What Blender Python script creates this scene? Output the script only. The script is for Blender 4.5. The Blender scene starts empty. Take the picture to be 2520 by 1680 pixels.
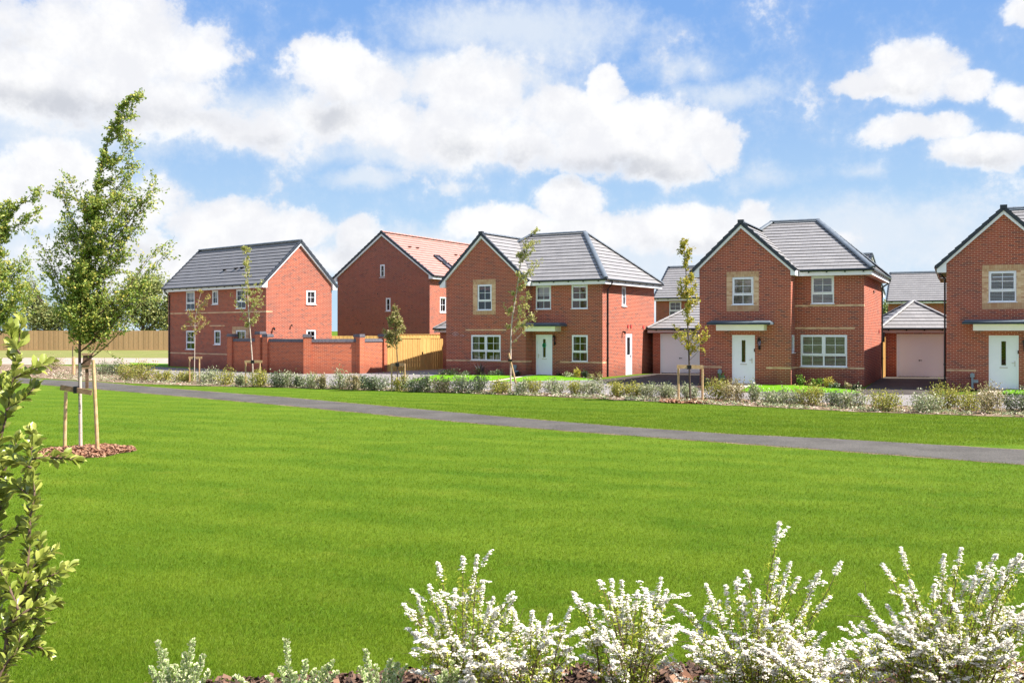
import bpy, math, random
import numpy as np
from math import radians, sin, cos, tan, pi, sqrt, atan
from mathutils import Vector, Matrix
random.seed(7); RNG = np.random.default_rng(11)
S = bpy.context.scene
COL = S.collection

# ------------------------------------------------------------------ camera, light, sky, exposure
F, HZ, CAMZ = 2434.5, 812.7, 2.45          # focal length and horizon row of the 2520 px wide photograph, eye height in metres
cam = bpy.data.cameras.new('camera'); camo = bpy.data.objects.new('camera', cam); COL.objects.link(camo)
camo.location = (0, 0, CAMZ); camo.rotation_euler = (radians(90), 0, 0)
cam.sensor_width = 36; cam.lens = F / 2520 * 36; cam.shift_y = -(840 - HZ) / 2520
cam.clip_start = .1; cam.clip_end = 6000
S.camera = camo
S.view_settings.view_transform = 'Standard'; S.view_settings.look = 'None'
S.view_settings.exposure = 1.22; S.view_settings.gamma = 1
SUN_AZ, SUN_EL = radians(-9), radians(50.5)       # azimuth measured from +X
sd = Vector((cos(SUN_AZ) * cos(SUN_EL), sin(SUN_AZ) * cos(SUN_EL), sin(SUN_EL)))
sl = bpy.data.lights.new('sun', 'SUN'); sl.energy = 5.0; sl.angle = radians(.55); sl.color = (1, .945, .86)
so = bpy.data.objects.new('sun', sl); COL.objects.link(so)
so.rotation_euler = sd.to_track_quat('Z', 'Y').to_euler()

W = bpy.data.worlds.new('World'); S.world = W; W.use_nodes = True
W.cycles.sampling_method = 'MANUAL'; W.cycles.sample_map_resolution = 512


def NT(nt):
    """small helpers to write node trees"""
    def new(t, **k):
        n = nt.nodes.new(t)
        for a, b in k.items(): setattr(n, a, b)
        return n

    def put(sock, v):
        if v is None: return
        if hasattr(v, 'is_linked') or hasattr(v, 'links'): nt.links.new(v, sock)
        else: sock.default_value = v

    def m(op, a, b=None, c=None, clamp=False):
        n = new('ShaderNodeMath', operation=op); n.use_clamp = clamp
        put(n.inputs[0], a); put(n.inputs[1], b); put(n.inputs[2], c)
        return n.outputs[0]

    def vm(op, a, b=None, c=None):
        n = new('ShaderNodeVectorMath', operation=op)
        put(n.inputs[0], a); put(n.inputs[1], b)
        if c is not None:
            if op == 'SCALE': put(n.inputs[3], c)
            else: put(n.inputs[2], c)
        return n.outputs['Value'] if op in ('LENGTH', 'DOT_PRODUCT') else n.outputs['Vector']

    def noise(vec, scale, detail=4, rough=.5, out='Fac', dist=0.):
        n = new('ShaderNodeTexNoise'); put(n.inputs['Vector'], vec); n.inputs['Scale'].default_value = scale
        n.inputs['Detail'].default_value = detail; n.inputs['Roughness'].default_value = rough
        n.inputs['Distortion'].default_value = dist
        return n.outputs[out]

    def ss(x, a, b, lo=0., hi=1.):
        n = new('ShaderNodeMapRange', interpolation_type='SMOOTHSTEP'); put(n.inputs[0], x)
        for i, v in enumerate((a, b, lo, hi)): n.inputs[i + 1].default_value = v
        return n.outputs[0]

    def mix(f, a, b, blend='MIX'):
        n = new('ShaderNodeMix', data_type='RGBA', blend_type=blend); put(n.inputs[0], f)
        put(n.inputs[6], a); put(n.inputs[7], b)
        return n.outputs[2]
    return new, put, m, vm, noise, ss, mix


def build_sky():
    nt = W.node_tree; nt.nodes.clear()
    new, put, m, vm, noise, ss, mix = NT(nt)
    out = new('ShaderNodeOutputWorld'); bg = new('ShaderNodeBackground'); bg.inputs[1].default_value = .12
    nt.links.new(bg.outputs[0], out.inputs[0])
    sky = new('ShaderNodeTexSky', sky_type='NISHITA'); sky.sun_disc = False
    sky.sun_elevation = SUN_EL; sky.sun_rotation = radians(90) - SUN_AZ
    sky.air_density = 1.0; sky.dust_density = .6; sky.ozone_density = 1.2
    tc = new('ShaderNodeTexCoord'); sep = new('ShaderNodeSeparateXYZ'); nt.links.new(tc.outputs['Generated'], sep.inputs[0])
    x, y, z = sep.outputs
    az = m('ARCTAN2', x, y); el = m('ARCSINE', z)
    comb = new('ShaderNodeCombineXYZ'); put(comb.inputs[0], az); put(comb.inputs[1], el); P = comb.outputs[0]

    def nz(scale, d, r, off):
        return noise(vm('ADD', P, (off, off * .7, off * 1.3)), scale, d, r)
    w1 = new('ShaderNodeTexNoise'); put(w1.inputs['Vector'], P); w1.inputs['Scale'].default_value = 9; w1.inputs['Detail'].default_value = 6; w1.inputs['Roughness'].default_value = .6
    warp = vm('MULTIPLY_ADD', w1.outputs['Color'], (.075, .055, 0), (-.0375, -.0275, 0))
    PW = vm('ADD', P, warp)

    def field(vec, blobs):
        acc = None
        for (cx, cy, rx, ry, wt) in blobs:
            a = atan((cx - 1260) / F); e = atan((HZ - cy) / F * cos(a))
            ix, iy = F / rx, F / ry
            q = vm('MULTIPLY_ADD', vec, (ix, iy, 0), (-a * ix, -e * iy, 0))
            d = m('MULTIPLY_ADD', vm('LENGTH', q), -wt, wt)
            acc = d if acc is None else m('MAXIMUM', acc, d)
        return acc
    cum = [(230, 90, 360, 150, 1), (60, 200, 300, 130, 1), (330, 230, 260, 110, 1), (470, 130, 130, 90, .8), (520, 300, 160, 60, .6), (640, 330, 200, 90, .7),
           (830, 175, 165, 110, 1.1), (760, 130, 70, 60, 1), (960, 190, 60, 70, .8), (870, 290, 260, 90, .8), (1120, 330, 220, 90, .8), (1130, 220, 180, 100, .75),
           (1540, 330, 290, 120, 1.2), (1490, 215, 62, 60, 1.2), (1370, 260, 90, 70, 1), (1740, 300, 70, 70, 1), (1790, 350, 70, 80, 1), (1620, 400, 170, 80, 1), (1310, 360, 130, 70, .9),
           (1400, 505, 110, 80, 1.2), (1250, 560, 190, 60, 1.1), (1450, 570, 200, 60, 1), (1700, 570, 240, 75, 1.1), (1850, 530, 60, 50, 1), (1980, 600, 180, 50, .8),
           (560, 560, 240, 75, 1.1), (740, 560, 110, 60, 1), (890, 570, 70, 60, 1), (400, 640, 300, 110, 1), (930, 640, 240, 60, .8), (150, 430, 190, 90, .9), (330, 500, 160, 100, .8), (40, 480, 120, 90, .8),
           (2250, 190, 120, 80, 1.1), (2150, 228, 110, 34, 1), (2390, 210, 80, 42, .95), (2515, 225, 80, 48, 1), (2260, 325, 170, 44, 1), (2410, 370, 140, 58, 1.1), (2330, 300, 90, 30, .8), (2505, 15, 60, 34, .9)]
    veil = [(1280, 70, 420, 110, 1), (1100, 200, 420, 110, 1), (750, 300, 500, 130, 1), (1000, 380, 420, 60, .9), (880, 450, 110, 36, 1), (1790, 225, 190, 45, .8), (1115, 465, 40, 22, .8),
            (2050, 590, 600, 120, 1.1), (1300, 640, 1500, 90, 1.1), (120, 640, 500, 120, 1), (100, 300, 420, 120, 1), (1900, 440, 120, 40, .6), (2110, 430, 90, 30, .6), (1700, 150, 140, 60, .5)]
    grey = [(150, 270, 330, 80, 1), (60, 110, 160, 70, .45), (820, 280, 110, 90, .8), (1500, 420, 230, 60, 1), (1280, 385, 120, 50, .6), (1130, 370, 120, 60, .5), (1620, 445, 160, 60, .7), (330, 600, 300, 70, .45), (680, 370, 160, 50, .5),
            (2240, 235, 130, 34, .45), (2370, 420, 150, 44, .7), (1250, 600, 300, 60, .45), (1700, 625, 260, 60, .5), (550, 300, 200, 60, .4), (860, 610, 160, 60, .4)]
    f1 = nz(12, 9, .60, 3.1); f2 = nz(42, 8, .66, 5.7)
    fb = m('ADD', m('MULTIPLY_ADD', f1, 1.25, -.625), m('MULTIPLY_ADD', f2, .75, -.375))
    far = ss(m('ABSOLUTE', az), .5, .62)
    elsewhere = m('MULTIPLY', far, m('MULTIPLY_ADD', nz(3.2, 6, .6, 9.), 3.2, -1.5))
    den = m('ADD', m('MAXIMUM', field(PW, cum), elsewhere), fb)
    ac = m('ADD', m('MULTIPLY', ss(den, .07, .32), .5), m('MULTIPLY', ss(den, -.14, .55), .5))
    vd = m('ADD', field(PW, veil), m('MULTIPLY', fb, .9))
    av = m('MULTIPLY', ss(vd, -.15, .75), .85)
    thick = ss(den, .2, .9)
    g = m('ADD', field(PW, grey), m('MULTIPLY', fb, .75))
    gs = m('MULTIPLY', ss(g, .05, .8), ss(den, .15, .6))
    K = 1 / .12 * 2 ** -S.view_settings.exposure
    KW = 1 / .12 * .455
    soft = ss(nz(22, 6, .6, 1.7), .35, .68)
    white = mix(soft, (.90 * K, .91 * K, .95 * K, 1), (KW, KW, KW, 1))
    cc = mix(m('MULTIPLY', gs, .75), white, (.57 * K, .60 * K, .67 * K, 1))
    vc = mix(thick, (.80 * K, .87 * K, .96 * K, 1), (.88 * K, .92 * K, .98 * K, 1))
    blue = mix(1., sky.outputs[0], (1.0, 1.0, 1.0, 1), 'MULTIPLY')
    hz = ss(el, -.02, .34, 1., 0.)
    grad = mix(hz, (.225 * K, .44 * K, .87 * K, 1), (.58 * K, .80 * K, .98 * K, 1))
    base = grad
    c1 = mix(av, base, vc); c2 = mix(ac, c1, cc)
    put(bg.inputs[0], c2)


build_sky()

# ------------------------------------------------------------------ materials
MATS = {}


def material(name, col, rough=.7, spec=.3, var=None, vscale=3., bump=0., bscale=40., metallic=0., coat=0.):
    mt = bpy.data.materials.new(name); mt.use_nodes = True; nt = mt.node_tree
    new, put, m, vm, noise, ss, mix = NT(nt)
    b = nt.nodes['Principled BSDF']
    b.inputs['Roughness'].default_value = rough; b.inputs['Specular IOR Level'].default_value = spec
    b.inputs['Metallic'].default_value = metallic; b.inputs['Coat Weight'].default_value = coat
    g = new('ShaderNodeNewGeometry')
    tc = new('ShaderNodeTexCoord'); p = tc.outputs['Object']
    c = (*col, 1)
    if var:
        n = ss(noise(p, vscale, 6, .62), .32, .68)
        put(b.inputs['Base Color'], mix(n, c, (*var, 1)))
    else: b.inputs['Base Color'].default_value = c
    if bump:
        bn = new('ShaderNodeBump'); bn.inputs['Strength'].default_value = bump; bn.inputs['Distance'].default_value = .02
        put(bn.inputs['Height'], noise(p, bscale, 5, .6)); put(b.inputs['Normal'], bn.outputs[0])
    MATS[name] = mt
    return mt


def brick_material(name, c1, c2, mortar, dark, bw=.225, rh=.075, rot=False):
    mt = bpy.data.materials.new(name); mt.use_nodes = True; nt = mt.node_tree
    new, put, m, vm, noise, ss, mix = NT(nt)
    b = nt.nodes['Principled BSDF']; b.inputs['Roughness'].default_value = .85; b.inputs['Specular IOR Level'].default_value = .15
    uv = new('ShaderNodeUVMap').outputs[0]
    if rot:
        mp = new('ShaderNodeMapping'); put(mp.inputs[0], uv); mp.inputs['Rotation'].default_value[2] = pi / 2; uv = mp.outputs[0]
    br = new('ShaderNodeTexBrick'); put(br.inputs['Vector'], uv)
    br.offset = .5 if not rot else 0; br.inputs['Scale'].default_value = 1
    br.inputs['Mortar Size'].default_value = .0055; br.inputs['Mortar Smooth'].default_value = .3
    br.inputs['Brick Width'].default_value = bw; br.inputs['Row Height'].default_value = rh; br.inputs['Bias'].default_value = 0
    br.inputs['Color1'].default_value = (0, 0, 0, 1); br.inputs['Color2'].default_value = (1, 1, 1, 1); br.inputs['Mortar'].default_value = (.5, .5, .5, 1)
    sepc = new('ShaderNodeSeparateColor'); put(sepc.inputs[0], br.outputs['Color']); r = sepc.outputs[0]
    base = mix(r, (*c1, 1), (*c2, 1))
    base = mix(ss(r, .80, .95, 0, .8), base, (*dark, 1))
    patch = ss(noise(uv, .38, 6, .65), .40, .62)
    su = new('ShaderNodeSeparateXYZ'); put(su.inputs[0], uv); damp = m('MULTIPLY', ss(m('ADD', su.outputs[1], m('MULTIPLY', noise(uv, 1.7, 5, .65), -1.3)), .3, -.6), .55)
    base = mix(m('MULTIPLY', patch, .36), base, (*dark, 1))
    weather = noise(uv, 26, 3, .6)
    base = mix(m('MULTIPLY', ss(weather, .45, .8), .3), base, (*c2, 1))
    full = mix(br.outputs['Fac'], base, (*mortar, 1)); full = mix(damp, full, (*[v * .75 for v in dark], 1))
    put(b.inputs['Base Color'], full)
    bn = new('ShaderNodeBump'); bn.inputs['Strength'].default_value = .5; bn.inputs['Distance'].default_value = .006
    put(bn.inputs['Height'], m('ADD', m('MULTIPLY', br.outputs['Fac'], -1.), m('MULTIPLY', weather, .3))); put(b.inputs['Normal'], bn.outputs[0])
    MATS[name] = mt; return mt


def tile_material(name, c1, c2, w=.33, rough=.45):
    mt = bpy.data.materials.new(name); mt.use_nodes = True; nt = mt.node_tree
    new, put, m, vm, noise, ss, mix = NT(nt)
    b = nt.nodes['Principled BSDF']; b.inputs['Roughness'].default_value = rough; b.inputs['Specular IOR Level'].default_value = .4
    uv = new('ShaderNodeUVMap').outputs[0]
    br = new('ShaderNodeTexBrick'); put(br.inputs['Vector'], uv); br.offset = .5; br.inputs['Scale'].default_value = 1
    br.inputs['Mortar Size'].default_value = .005; br.inputs['Brick Width'].default_value = w; br.inputs['Row Height'].default_value = .31
    br.inputs['Color1'].default_value = (*c1, 1); br.inputs['Color2'].default_value = (*c2, 1)
    br.inputs['Mortar'].default_value = (*[v * .55 for v in c1], 1)
    n = ss(noise(uv, 1.3, 6, .6), .3, .7)
    put(b.inputs['Base Color'], mix(m('MULTIPLY', n, .35), br.outputs['Color'], (*[v * .75 for v in c1], 1)))
    bn = new('ShaderNodeBump'); bn.inputs['Strength'].default_value = .25; bn.inputs['Distance'].default_value = .01
    put(bn.inputs['Height'], noise(uv, 60, 3, .6)); put(b.inputs['Normal'], bn.outputs[0])
    MATS[name] = mt; return mt


def leaf_material(name, cols, trans=.35, rough=.5, edge=None, spec=.35):
    """cols: three colours spread over the leaves by a random number per leaf"""
    mt = bpy.data.materials.new(name); mt.use_nodes = True; nt = mt.node_tree
    new, put, m, vm, noise, ss, mix = NT(nt)
    b = nt.nodes['Principled BSDF']; b.inputs['Roughness'].default_value = rough; b.inputs['Specular IOR Level'].default_value = spec
    g = new('ShaderNodeNewGeometry'); r = g.outputs['Random Per Island']
    cr = new('ShaderNodeValToRGB'); put(cr.inputs[0], r); e = cr.color_ramp.elements
    e[0].position = 0; e[0].color = (*cols[0], 1); e[1].position = 1; e[1].color = (*cols[-1], 1)
    for i, c in enumerate(cols[1:-1]):
        k = e.new((i + 1) / (len(cols) - 1)); k.color = (*c, 1)
    col = cr.outputs[0]
    if edge:
        uv = new('ShaderNodeUVMap').outputs[0]
        q = vm('LENGTH', vm('MULTIPLY_ADD', uv, (2, 2, 0), (-1, -1, 0)))
        col = mix(ss(q, .5, .68), col, (*edge, 1))
    put(b.inputs['Base Color'], col)
    tr = new('ShaderNodeBsdfTranslucent'); put(tr.inputs[0], mix(.2, col, (.45, .5, .1, 1)))
    ms = new('ShaderNodeMixShader'); ms.inputs[0].default_value = trans
    nt.links.new(b.outputs[0], ms.inputs[1]); nt.links.new(tr.outputs[0], ms.inputs[2])
    nt.links.new(ms.outputs[0], nt.nodes['Material Output'].inputs[0])
    MATS[name] = mt; return mt


def glass_material():
    mt = bpy.data.materials.new('window_glass'); mt.use_nodes = True; nt = mt.node_tree; nt.nodes.clear()
    new, put, m, vm, noise, ss, mix = NT(nt)
    o = new('ShaderNodeOutputMaterial'); t = new('ShaderNodeBsdfTransparent'); t.inputs[0].default_value = (.90, .85, .88, 1)
    gl = new('ShaderNodeBsdfGlossy'); gl.inputs['Roughness'].default_value = .02
    fr = new('ShaderNodeFresnel'); fr.inputs[0].default_value = 1.9
    ms = new('ShaderNodeMixShader'); put(ms.inputs[0], m('MULTIPLY', fr.outputs[0], .95, clamp=True))
    nt.links.new(t.outputs[0], ms.inputs[1]); nt.links.new(gl.outputs[0], ms.inputs[2]); nt.links.new(ms.outputs[0], o.inputs[0])
    MATS['glass'] = mt


def asphalt_material(name, c, c2, sc=60.):
    mt = bpy.data.materials.new(name); mt.use_nodes = True; nt = mt.node_tree
    new, put, m, vm, noise, ss, mix = NT(nt)
    b = nt.nodes['Principled BSDF']; b.inputs['Roughness'].default_value = .9; b.inputs['Specular IOR Level'].default_value = .2
    p = new('ShaderNodeTexCoord').outputs['Object']
    v = new('ShaderNodeTexVoronoi'); put(v.inputs['Vector'], p); v.inputs['Scale'].default_value = sc
    n1 = ss(noise(p, .7, 7, .7), .38, .62); n2 = noise(p, sc * .6, 4, .7)
    col = mix(n1, (*c, 1), (*c2, 1))
    spk = ss(n2, .5, .72)
    col = mix(m('MULTIPLY', spk, .55), col, (c2[0] * 1.9, c2[1] * 1.8, c2[2] * 1.75, 1))
    col = mix(m('MULTIPLY', ss(n2, .5, .3), .5), col, (c[0] * .45, c[1] * .45, c[2] * .45, 1))
    put(b.inputs['Base Color'], col)
    bn = new('ShaderNodeBump'); bn.inputs['Strength'].default_value = .6; bn.inputs['Distance'].default_value = .01
    put(bn.inputs['Height'], v.outputs['Distance']); put(b.inputs['Normal'], bn.outputs[0])
    MATS[name] = mt


def lawn_nodes(nt):
    """colour of mown grass by place: shared by the ground sheet and the blades"""
    new, put, m, vm, noise, ss, mix = NT(nt)
    g = new('ShaderNodeNewGeometry'); p = g.outputs['Position']
    mp = new('ShaderNodeMapping'); put(mp.inputs[0], p); mp.inputs['Rotation'].default_value[2] = radians(20); mp.inputs['Scale'].default_value = (.34, .52, 1)
    st = ss(noise(mp.outputs[0], 1.1, 5, .6, dist=1.2), .34, .66)
    mp2 = new('ShaderNodeMapping'); put(mp2.inputs[0], p); mp2.inputs['Scale'].default_value = (.5, .9, 1)
    pt = ss(noise(mp2.outputs[0], 1.3, 6, .65), .35, .7)
    yl = ss(noise(p, .9, 6, .7), .54, .74)
    sp = new('ShaderNodeSeparateXYZ'); mr = new('ShaderNodeMapping'); put(mr.inputs[0], p); mr.inputs['Rotation'].default_value[2] = radians(24); put(sp.inputs[0], mr.outputs[0])
    band = m('SINE', m('ADD', m('MULTIPLY', sp.outputs[1], 4.6), m('MULTIPLY', noise(p, .35, 4, .6), 9.)))
    st = m('ADD', m('MULTIPLY', st, .6), m('MULTIPLY', ss(band, -.8, .8), .40))
    c = mix(m('MULTIPLY', st, .9), (.090, .174, .005, 1), (.190, .268, .016, 1))
    c = mix(m('MULTIPLY', pt, .45), c, (.145, .212, .007, 1))
    c = mix(m('MULTIPLY', yl, .45), c, (.26, .275, .03, 1))
    dry = ss(noise(p, 3.1, 5, .7), .66, .74); c = mix(m('MULTIPLY', dry, .5), c, (.30, .26, .06, 1))
    clo = ss(noise(p, 2.1, 5, .7), .30, .22); c = mix(m('MULTIPLY', clo, .5), c, (.075, .165, .03, 1))
    return c


def lawn_material():
    mt = bpy.data.materials.new('lawn'); mt.use_nodes = True; nt = mt.node_tree
    new, put, m, vm, noise, ss, mix = NT(nt)
    c = lawn_nodes(nt); b = nt.nodes['Principled BSDF']; b.inputs['Roughness'].default_value = .9; b.inputs['Specular IOR Level'].default_value = .1
    p = new('ShaderNodeNewGeometry').outputs['Position']
    mp = new('ShaderNodeMapping'); put(mp.inputs[0], p); mp.inputs['Scale'].default_value = (1, .55, 1)
    f = noise(mp.outputs[0], 26, 6, .75)
    c = mix(ss(f, .62, .36, 0, .6), c, (.06, .13, .003, 1))
    c = mix(ss(f, .55, .8, 0, .5), c, (.21, .30, .04, 1))
    c = mix(1., c, (.74, .77, .8, 1), 'MULTIPLY')
    put(b.inputs['Base Color'], c)
    bn = new('ShaderNodeBump'); bn.inputs['Strength'].default_value = .8; bn.inputs['Distance'].default_value = .03
    put(bn.inputs['Height'], f); put(b.inputs['Normal'], bn.outputs[0])
    MATS['lawn'] = mt
    mt = bpy.data.materials.new('grass_blade'); mt.use_nodes = True; nt = mt.node_tree
    new, put, m, vm, noise, ss, mix = NT(nt)
    c = lawn_nodes(nt); b = nt.nodes['Principled BSDF']; b.inputs['Roughness'].default_value = .6; b.inputs['Specular IOR Level'].default_value = .25
    r = new('ShaderNodeNewGeometry').outputs['Random Per Island']
    c = mix(ss(r, 0, 1, 0, .35), c, (.27, .34, .026, 1))
    c = mix(ss(r, .35, 0, 0, .25), c, (.07, .14, .003, 1))
    put(b.inputs['Base Color'], c)
    tr = new('ShaderNodeBsdfTranslucent'); put(tr.inputs[0], c)
    ms = new('ShaderNodeMixShader'); ms.inputs[0].default_value = .45
    nt.links.new(b.outputs[0], ms.inputs[1]); nt.links.new(tr.outputs[0], ms.inputs[2]); nt.links.new(ms.outputs[0], nt.nodes['Material Output'].inputs[0])
    MATS['blade'] = mt


brick_material('brick', (.41, .090, .050), (.29, .070, .048), (.78, .50, .36), (.16, .056, .052))
brick_material('brick_plain', (.35, .095, .065), (.28, .08, .06), (.58, .36, .28), (.18, .065, .06))
brick_material('brick_new', (.48, .115, .05), (.38, .095, .05), (.68, .40, .27), (.25, .08, .055))
brick_material('buff', (.80, .60, .38), (.55, .33, .18), (.70, .50, .36), (.48, .24, .14))
brick_material('buff_soldier', (.84, .66, .42), (.62, .40, .22), (.45, .26, .16), (.55, .30, .17), bw=.225, rh=.075, rot=True)
brick_material('blue_brick', (.10, .10, .125), (.16, .155, .18), (.26, .22, .22), (.07, .07, .09), bw=.075, rh=.11)
tile_material('grey_tile', (.255, .242, .242), (.29, .275, .273))
tile_material('dark_tile', (.175, .167, .172), (.20, .192, .196))
tile_material('red_tile', (.44, .225, .185), (.50, .265, .215))
material('tile_edge', (.012, .012, .015), .9, .1)  # near-black: shade on tile butt edges and joint gaps put into the colour
material('red_edge', (.13, .035, .025), .9, .1)  # dark red: shade on the red tiles' butt edges put into the colour
material('ridge', (.105, .125, .15), .45, .4, var=(.15, .17, .20), vscale=2)
material('verge', (.033, .040, .055), .5, .3, var=(.05, .058, .075), vscale=5)
material('white', (.86, .85, .90), .35, .45, var=(.82, .81, .86), vscale=2)
material('white_door', (.84, .84, .92), .3, .5, var=(.80, .80, .88), vscale=1.5)
material('cream', (.88, .85, .78), .5, .3, var=(.84, .80, .73), vscale=3)
material('gutter', (.018, .019, .022), .3, .5)
material('black', (.012, .012, .014), .3, .5)
material('soffit', (.62, .56, .52), .6, .2)
material('garage', (.92, .93, .97), .45, .35, var=(.90, .91, .95), vscale=1)
material('garage_trim', (.60, .50, .50), .5, .3)
material('canopy', (.075, .10, .125), .6, .3, var=(.10, .125, .15), vscale=4)
material('metal', (.55, .53, .50), .3, .5, metallic=.9)
material('post_grey', (.25, .30, .33), .5, .3)
material('room', (.20, .17, .17), .9, .1)
material('blind', (.80, .79, .76), .6, .2)
material('curtain', (.42, .43, .44), .8, .1, var=(.2, .2, .2), vscale=2)
material('new_wood', (.62, .40, .17), .75, .2, var=(.48, .27, .09), vscale=5, bump=.2)
material('stake_wood', (.60, .42, .24), .75, .2, var=(.45, .28, .14), vscale=9, bump=.3)
material('rail_wood', (.34, .22, .13), .8, .2, var=(.24, .15, .09), vscale=9, bump=.3)
material('dark_wood', (.10, .055, .035), .85, .2, var=(.2, .12, .08), vscale=12, bump=.4)
material('strap', (.012, .012, .013), .6, .3)
material('bark', (.17, .10, .075), .9, .1, var=(.09, .055, .045), vscale=12, bump=.5)
material('dark_bark', (.075, .055, .045), .9, .1, var=(.13, .095, .075), vscale=12, bump=.5)
material('stem', (.10, .06, .045), .8, .2, var=(.17, .11, .08), vscale=20)
material('green_stem', (.16, .17, .07), .8, .2)
material('kerb', (.42, .41, .40), .85, .2, var=(.33, .32, .31), vscale=6, bump=.3)
material('slab', (.56, .49, .38), .85, .2, var=(.48, .42, .33), vscale=3, bump=.2)
material('pale_gravel', (.40, .33, .28), .95, .1, var=(.30, .24, .20), vscale=1.2, bump=.6, bscale=14)
material('dry_grass', (.16, .185, .05), .95, .05, var=(.22, .205, .08), vscale=.35, bump=.5, bscale=10)
material('bed', (.125, .085, .06), .95, .1, var=(.36, .27, .19), vscale=9, bump=1., bscale=35)
material('bed_pale', (.27, .20, .14), .95, .1, var=(.15, .10, .065), vscale=2.2, bump=1., bscale=18)
material('dark_bed', (.045, .028, .022), .95, .1, var=(.10, .06, .045), vscale=9, bump=1., bscale=35)
material('flower', (.90, .85, .74), .6, .2)
material('wreath', (.02, .30, .16), .6, .2)
material('poster', (.75, .74, .74), .5, .3)
material('poster_red', (.55, .05, .05), .5, .3)
material('pale_item', (.72, .70, .74), .5, .3)
material('garden_lawn', (.10, .25, .006), .9, .1, var=(.14, .31, .012), vscale=2.5, bump=.8, bscale=60)
glass_material()
asphalt_material('path', (.070, .064, .058), (.100, .092, .084), 38)
asphalt_material('road', (.20, .182, .178), (.24, .22, .215), 30)
asphalt_material('drive', (.055, .046, .041), (.075, .064, .057), 30)
lawn_material()


def birch_material():
    mt = bpy.data.materials.new('birch'); mt.use_nodes = True; nt = mt.node_tree
    new, put, m, vm, noise, ss, mix = NT(nt)
    b = nt.nodes['Principled BSDF']; b.inputs['Roughness'].default_value = .7
    p = new('ShaderNodeTexCoord').outputs['Object']
    mp = new('ShaderNodeMapping'); put(mp.inputs[0], p); mp.inputs['Scale'].default_value = (3, 3, 16)
    n = ss(noise(mp.outputs[0], 2.2, 3, .6), .60, .66)
    c = mix(noise(p, 3, 3), (.47, .36, .30, 1), (.60, .50, .44, 1))
    put(b.inputs['Base Color'], mix(n, c, (.05, .035, .03, 1)))
    MATS['birch'] = mt


def fence_material(name, c1, c2, bw):
    mt = bpy.data.materials.new(name); mt.use_nodes = True; nt = mt.node_tree
    new, put, m, vm, noise, ss, mix = NT(nt)
    b = nt.nodes['Principled BSDF']; b.inputs['Roughness'].default_value = .85; b.inputs['Specular IOR Level'].default_value = .1
    uv = new('ShaderNodeUVMap').outputs[0]
    g = new('ShaderNodeNewGeometry'); r = g.outputs['Random Per Island']
    mp = new('ShaderNodeMapping'); put(mp.inputs[0], uv); mp.inputs['Scale'].default_value = (9, .8, 1)
    n = noise(mp.outputs[0], 3, 5, .6)
    c = mix(ss(n, .3, .7), (*c1, 1), (*c2, 1)); c = mix(m('MULTIPLY', r, .45), c, (*[v * .62 for v in c2], 1))
    put(b.inputs['Base Color'], c); MATS[name] = mt


birch_material()
fence_material('far_fence', (.60, .39, .21), (.50, .31, .16), .15)
fence_material('gate_wood', (.72, .45, .17), (.58, .34, .11), .12)
leaf_material('lf_hedge', [(0.143, 0.213, 0.078), (0.285, 0.34, 0.17), (0.51, 0.501, 0.34), (0.186, 0.239, 0.092), (0.639, 0.551, 0.433)], .25, .45)
leaf_material('lf_hedge_yellow', [(0.234, 0.264, 0.041), (0.446, 0.41, 0.067), (0.191, 0.234, 0.067), (0.585, 0.468, 0.108)], .3)
leaf_material('lf_hedge_dark', [(.07, .11, .04), (.14, .19, .08), (.34, .37, .24), (.09, .13, .05), (.42, .42, .32)], .2, .4)
leaf_material('lf_hedge_red', [(0.208, 0.234, 0.07), (0.39, 0.286, 0.14), (0.52, 0.468, 0.281), (0.286, 0.195, 0.105)], .25)
leaf_material('lf_tree', [(0.155, 0.246, 0.053), (0.28, 0.39, 0.079), (0.532, 0.535, 0.108), (0.196, 0.297, 0.072), (0.8, 0.637, 0.161)], .35)
leaf_material('lf_far', [(0.186, 0.265, 0.094), (0.312, 0.363, 0.127), (0.499, 0.48, 0.174), (0.251, 0.297, 0.142)], .35)
leaf_material('lf_birch', [(0.254, 0.303, 0.088), (0.448, 0.427, 0.123), (0.358, 0.386, 0.104), (0.597, 0.509, 0.21)], .4)
leaf_material('lf_acer', [(0.338, 0.363, 0.044), (0.508, 0.405, 0.059), (0.308, 0.35, 0.059), (0.694, 0.444, 0.059)], .4)
leaf_material('lf_autumn', [(0.416, 0.338, 0.094), (0.286, 0.286, 0.07), (0.546, 0.39, 0.117), (0.351, 0.273, 0.117)], .35)
leaf_material('lf_olive', [(0.225, 0.237, 0.079), (0.35, 0.3, 0.113), (0.413, 0.375, 0.146), (0.25, 0.175, 0.09)], .3)
leaf_material('lf_green', [(0.067, 0.178, 0.019), (0.123, 0.273, 0.025), (0.224, 0.357, 0.038)], .3)
leaf_material('lf_dark', [(.025, .045, .02), (.05, .075, .035), (.035, .05, .03)], .2)
leaf_material('lf_grey', [(.12, .17, .09), (.20, .26, .15), (.15, .20, .13)], .2)
leaf_material('lf_yellow', [(.50, .43, .05), (.60, .50, .10), (.38, .38, .05)], .35)
leaf_material('lf_purple', [(.035, .025, .035), (.06, .045, .06), (.05, .03, .045)], .1)
leaf_material('lf_laurel', [(0.17, 0.221, 0.034), (0.302, 0.355, 0.055), (0.46, 0.479, 0.113), (0.23, 0.284, 0.046), (0.381, 0.426, 0.095)], .30, .32, spec=.5)
leaf_material('lf_spirea', [(0.202, 0.299, 0.026), (0.374, 0.449, 0.039), (0.547, 0.544, 0.065), (0.144, 0.231, 0.026)], .4)
leaf_material('lf_varieg', [(0.2, 0.343, 0.077), (0.286, 0.452, 0.116), (0.343, 0.515, 0.154)], .2, .5, edge=(.74, .74, .46))

# ------------------------------------------------------------------ mesh helpers


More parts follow.
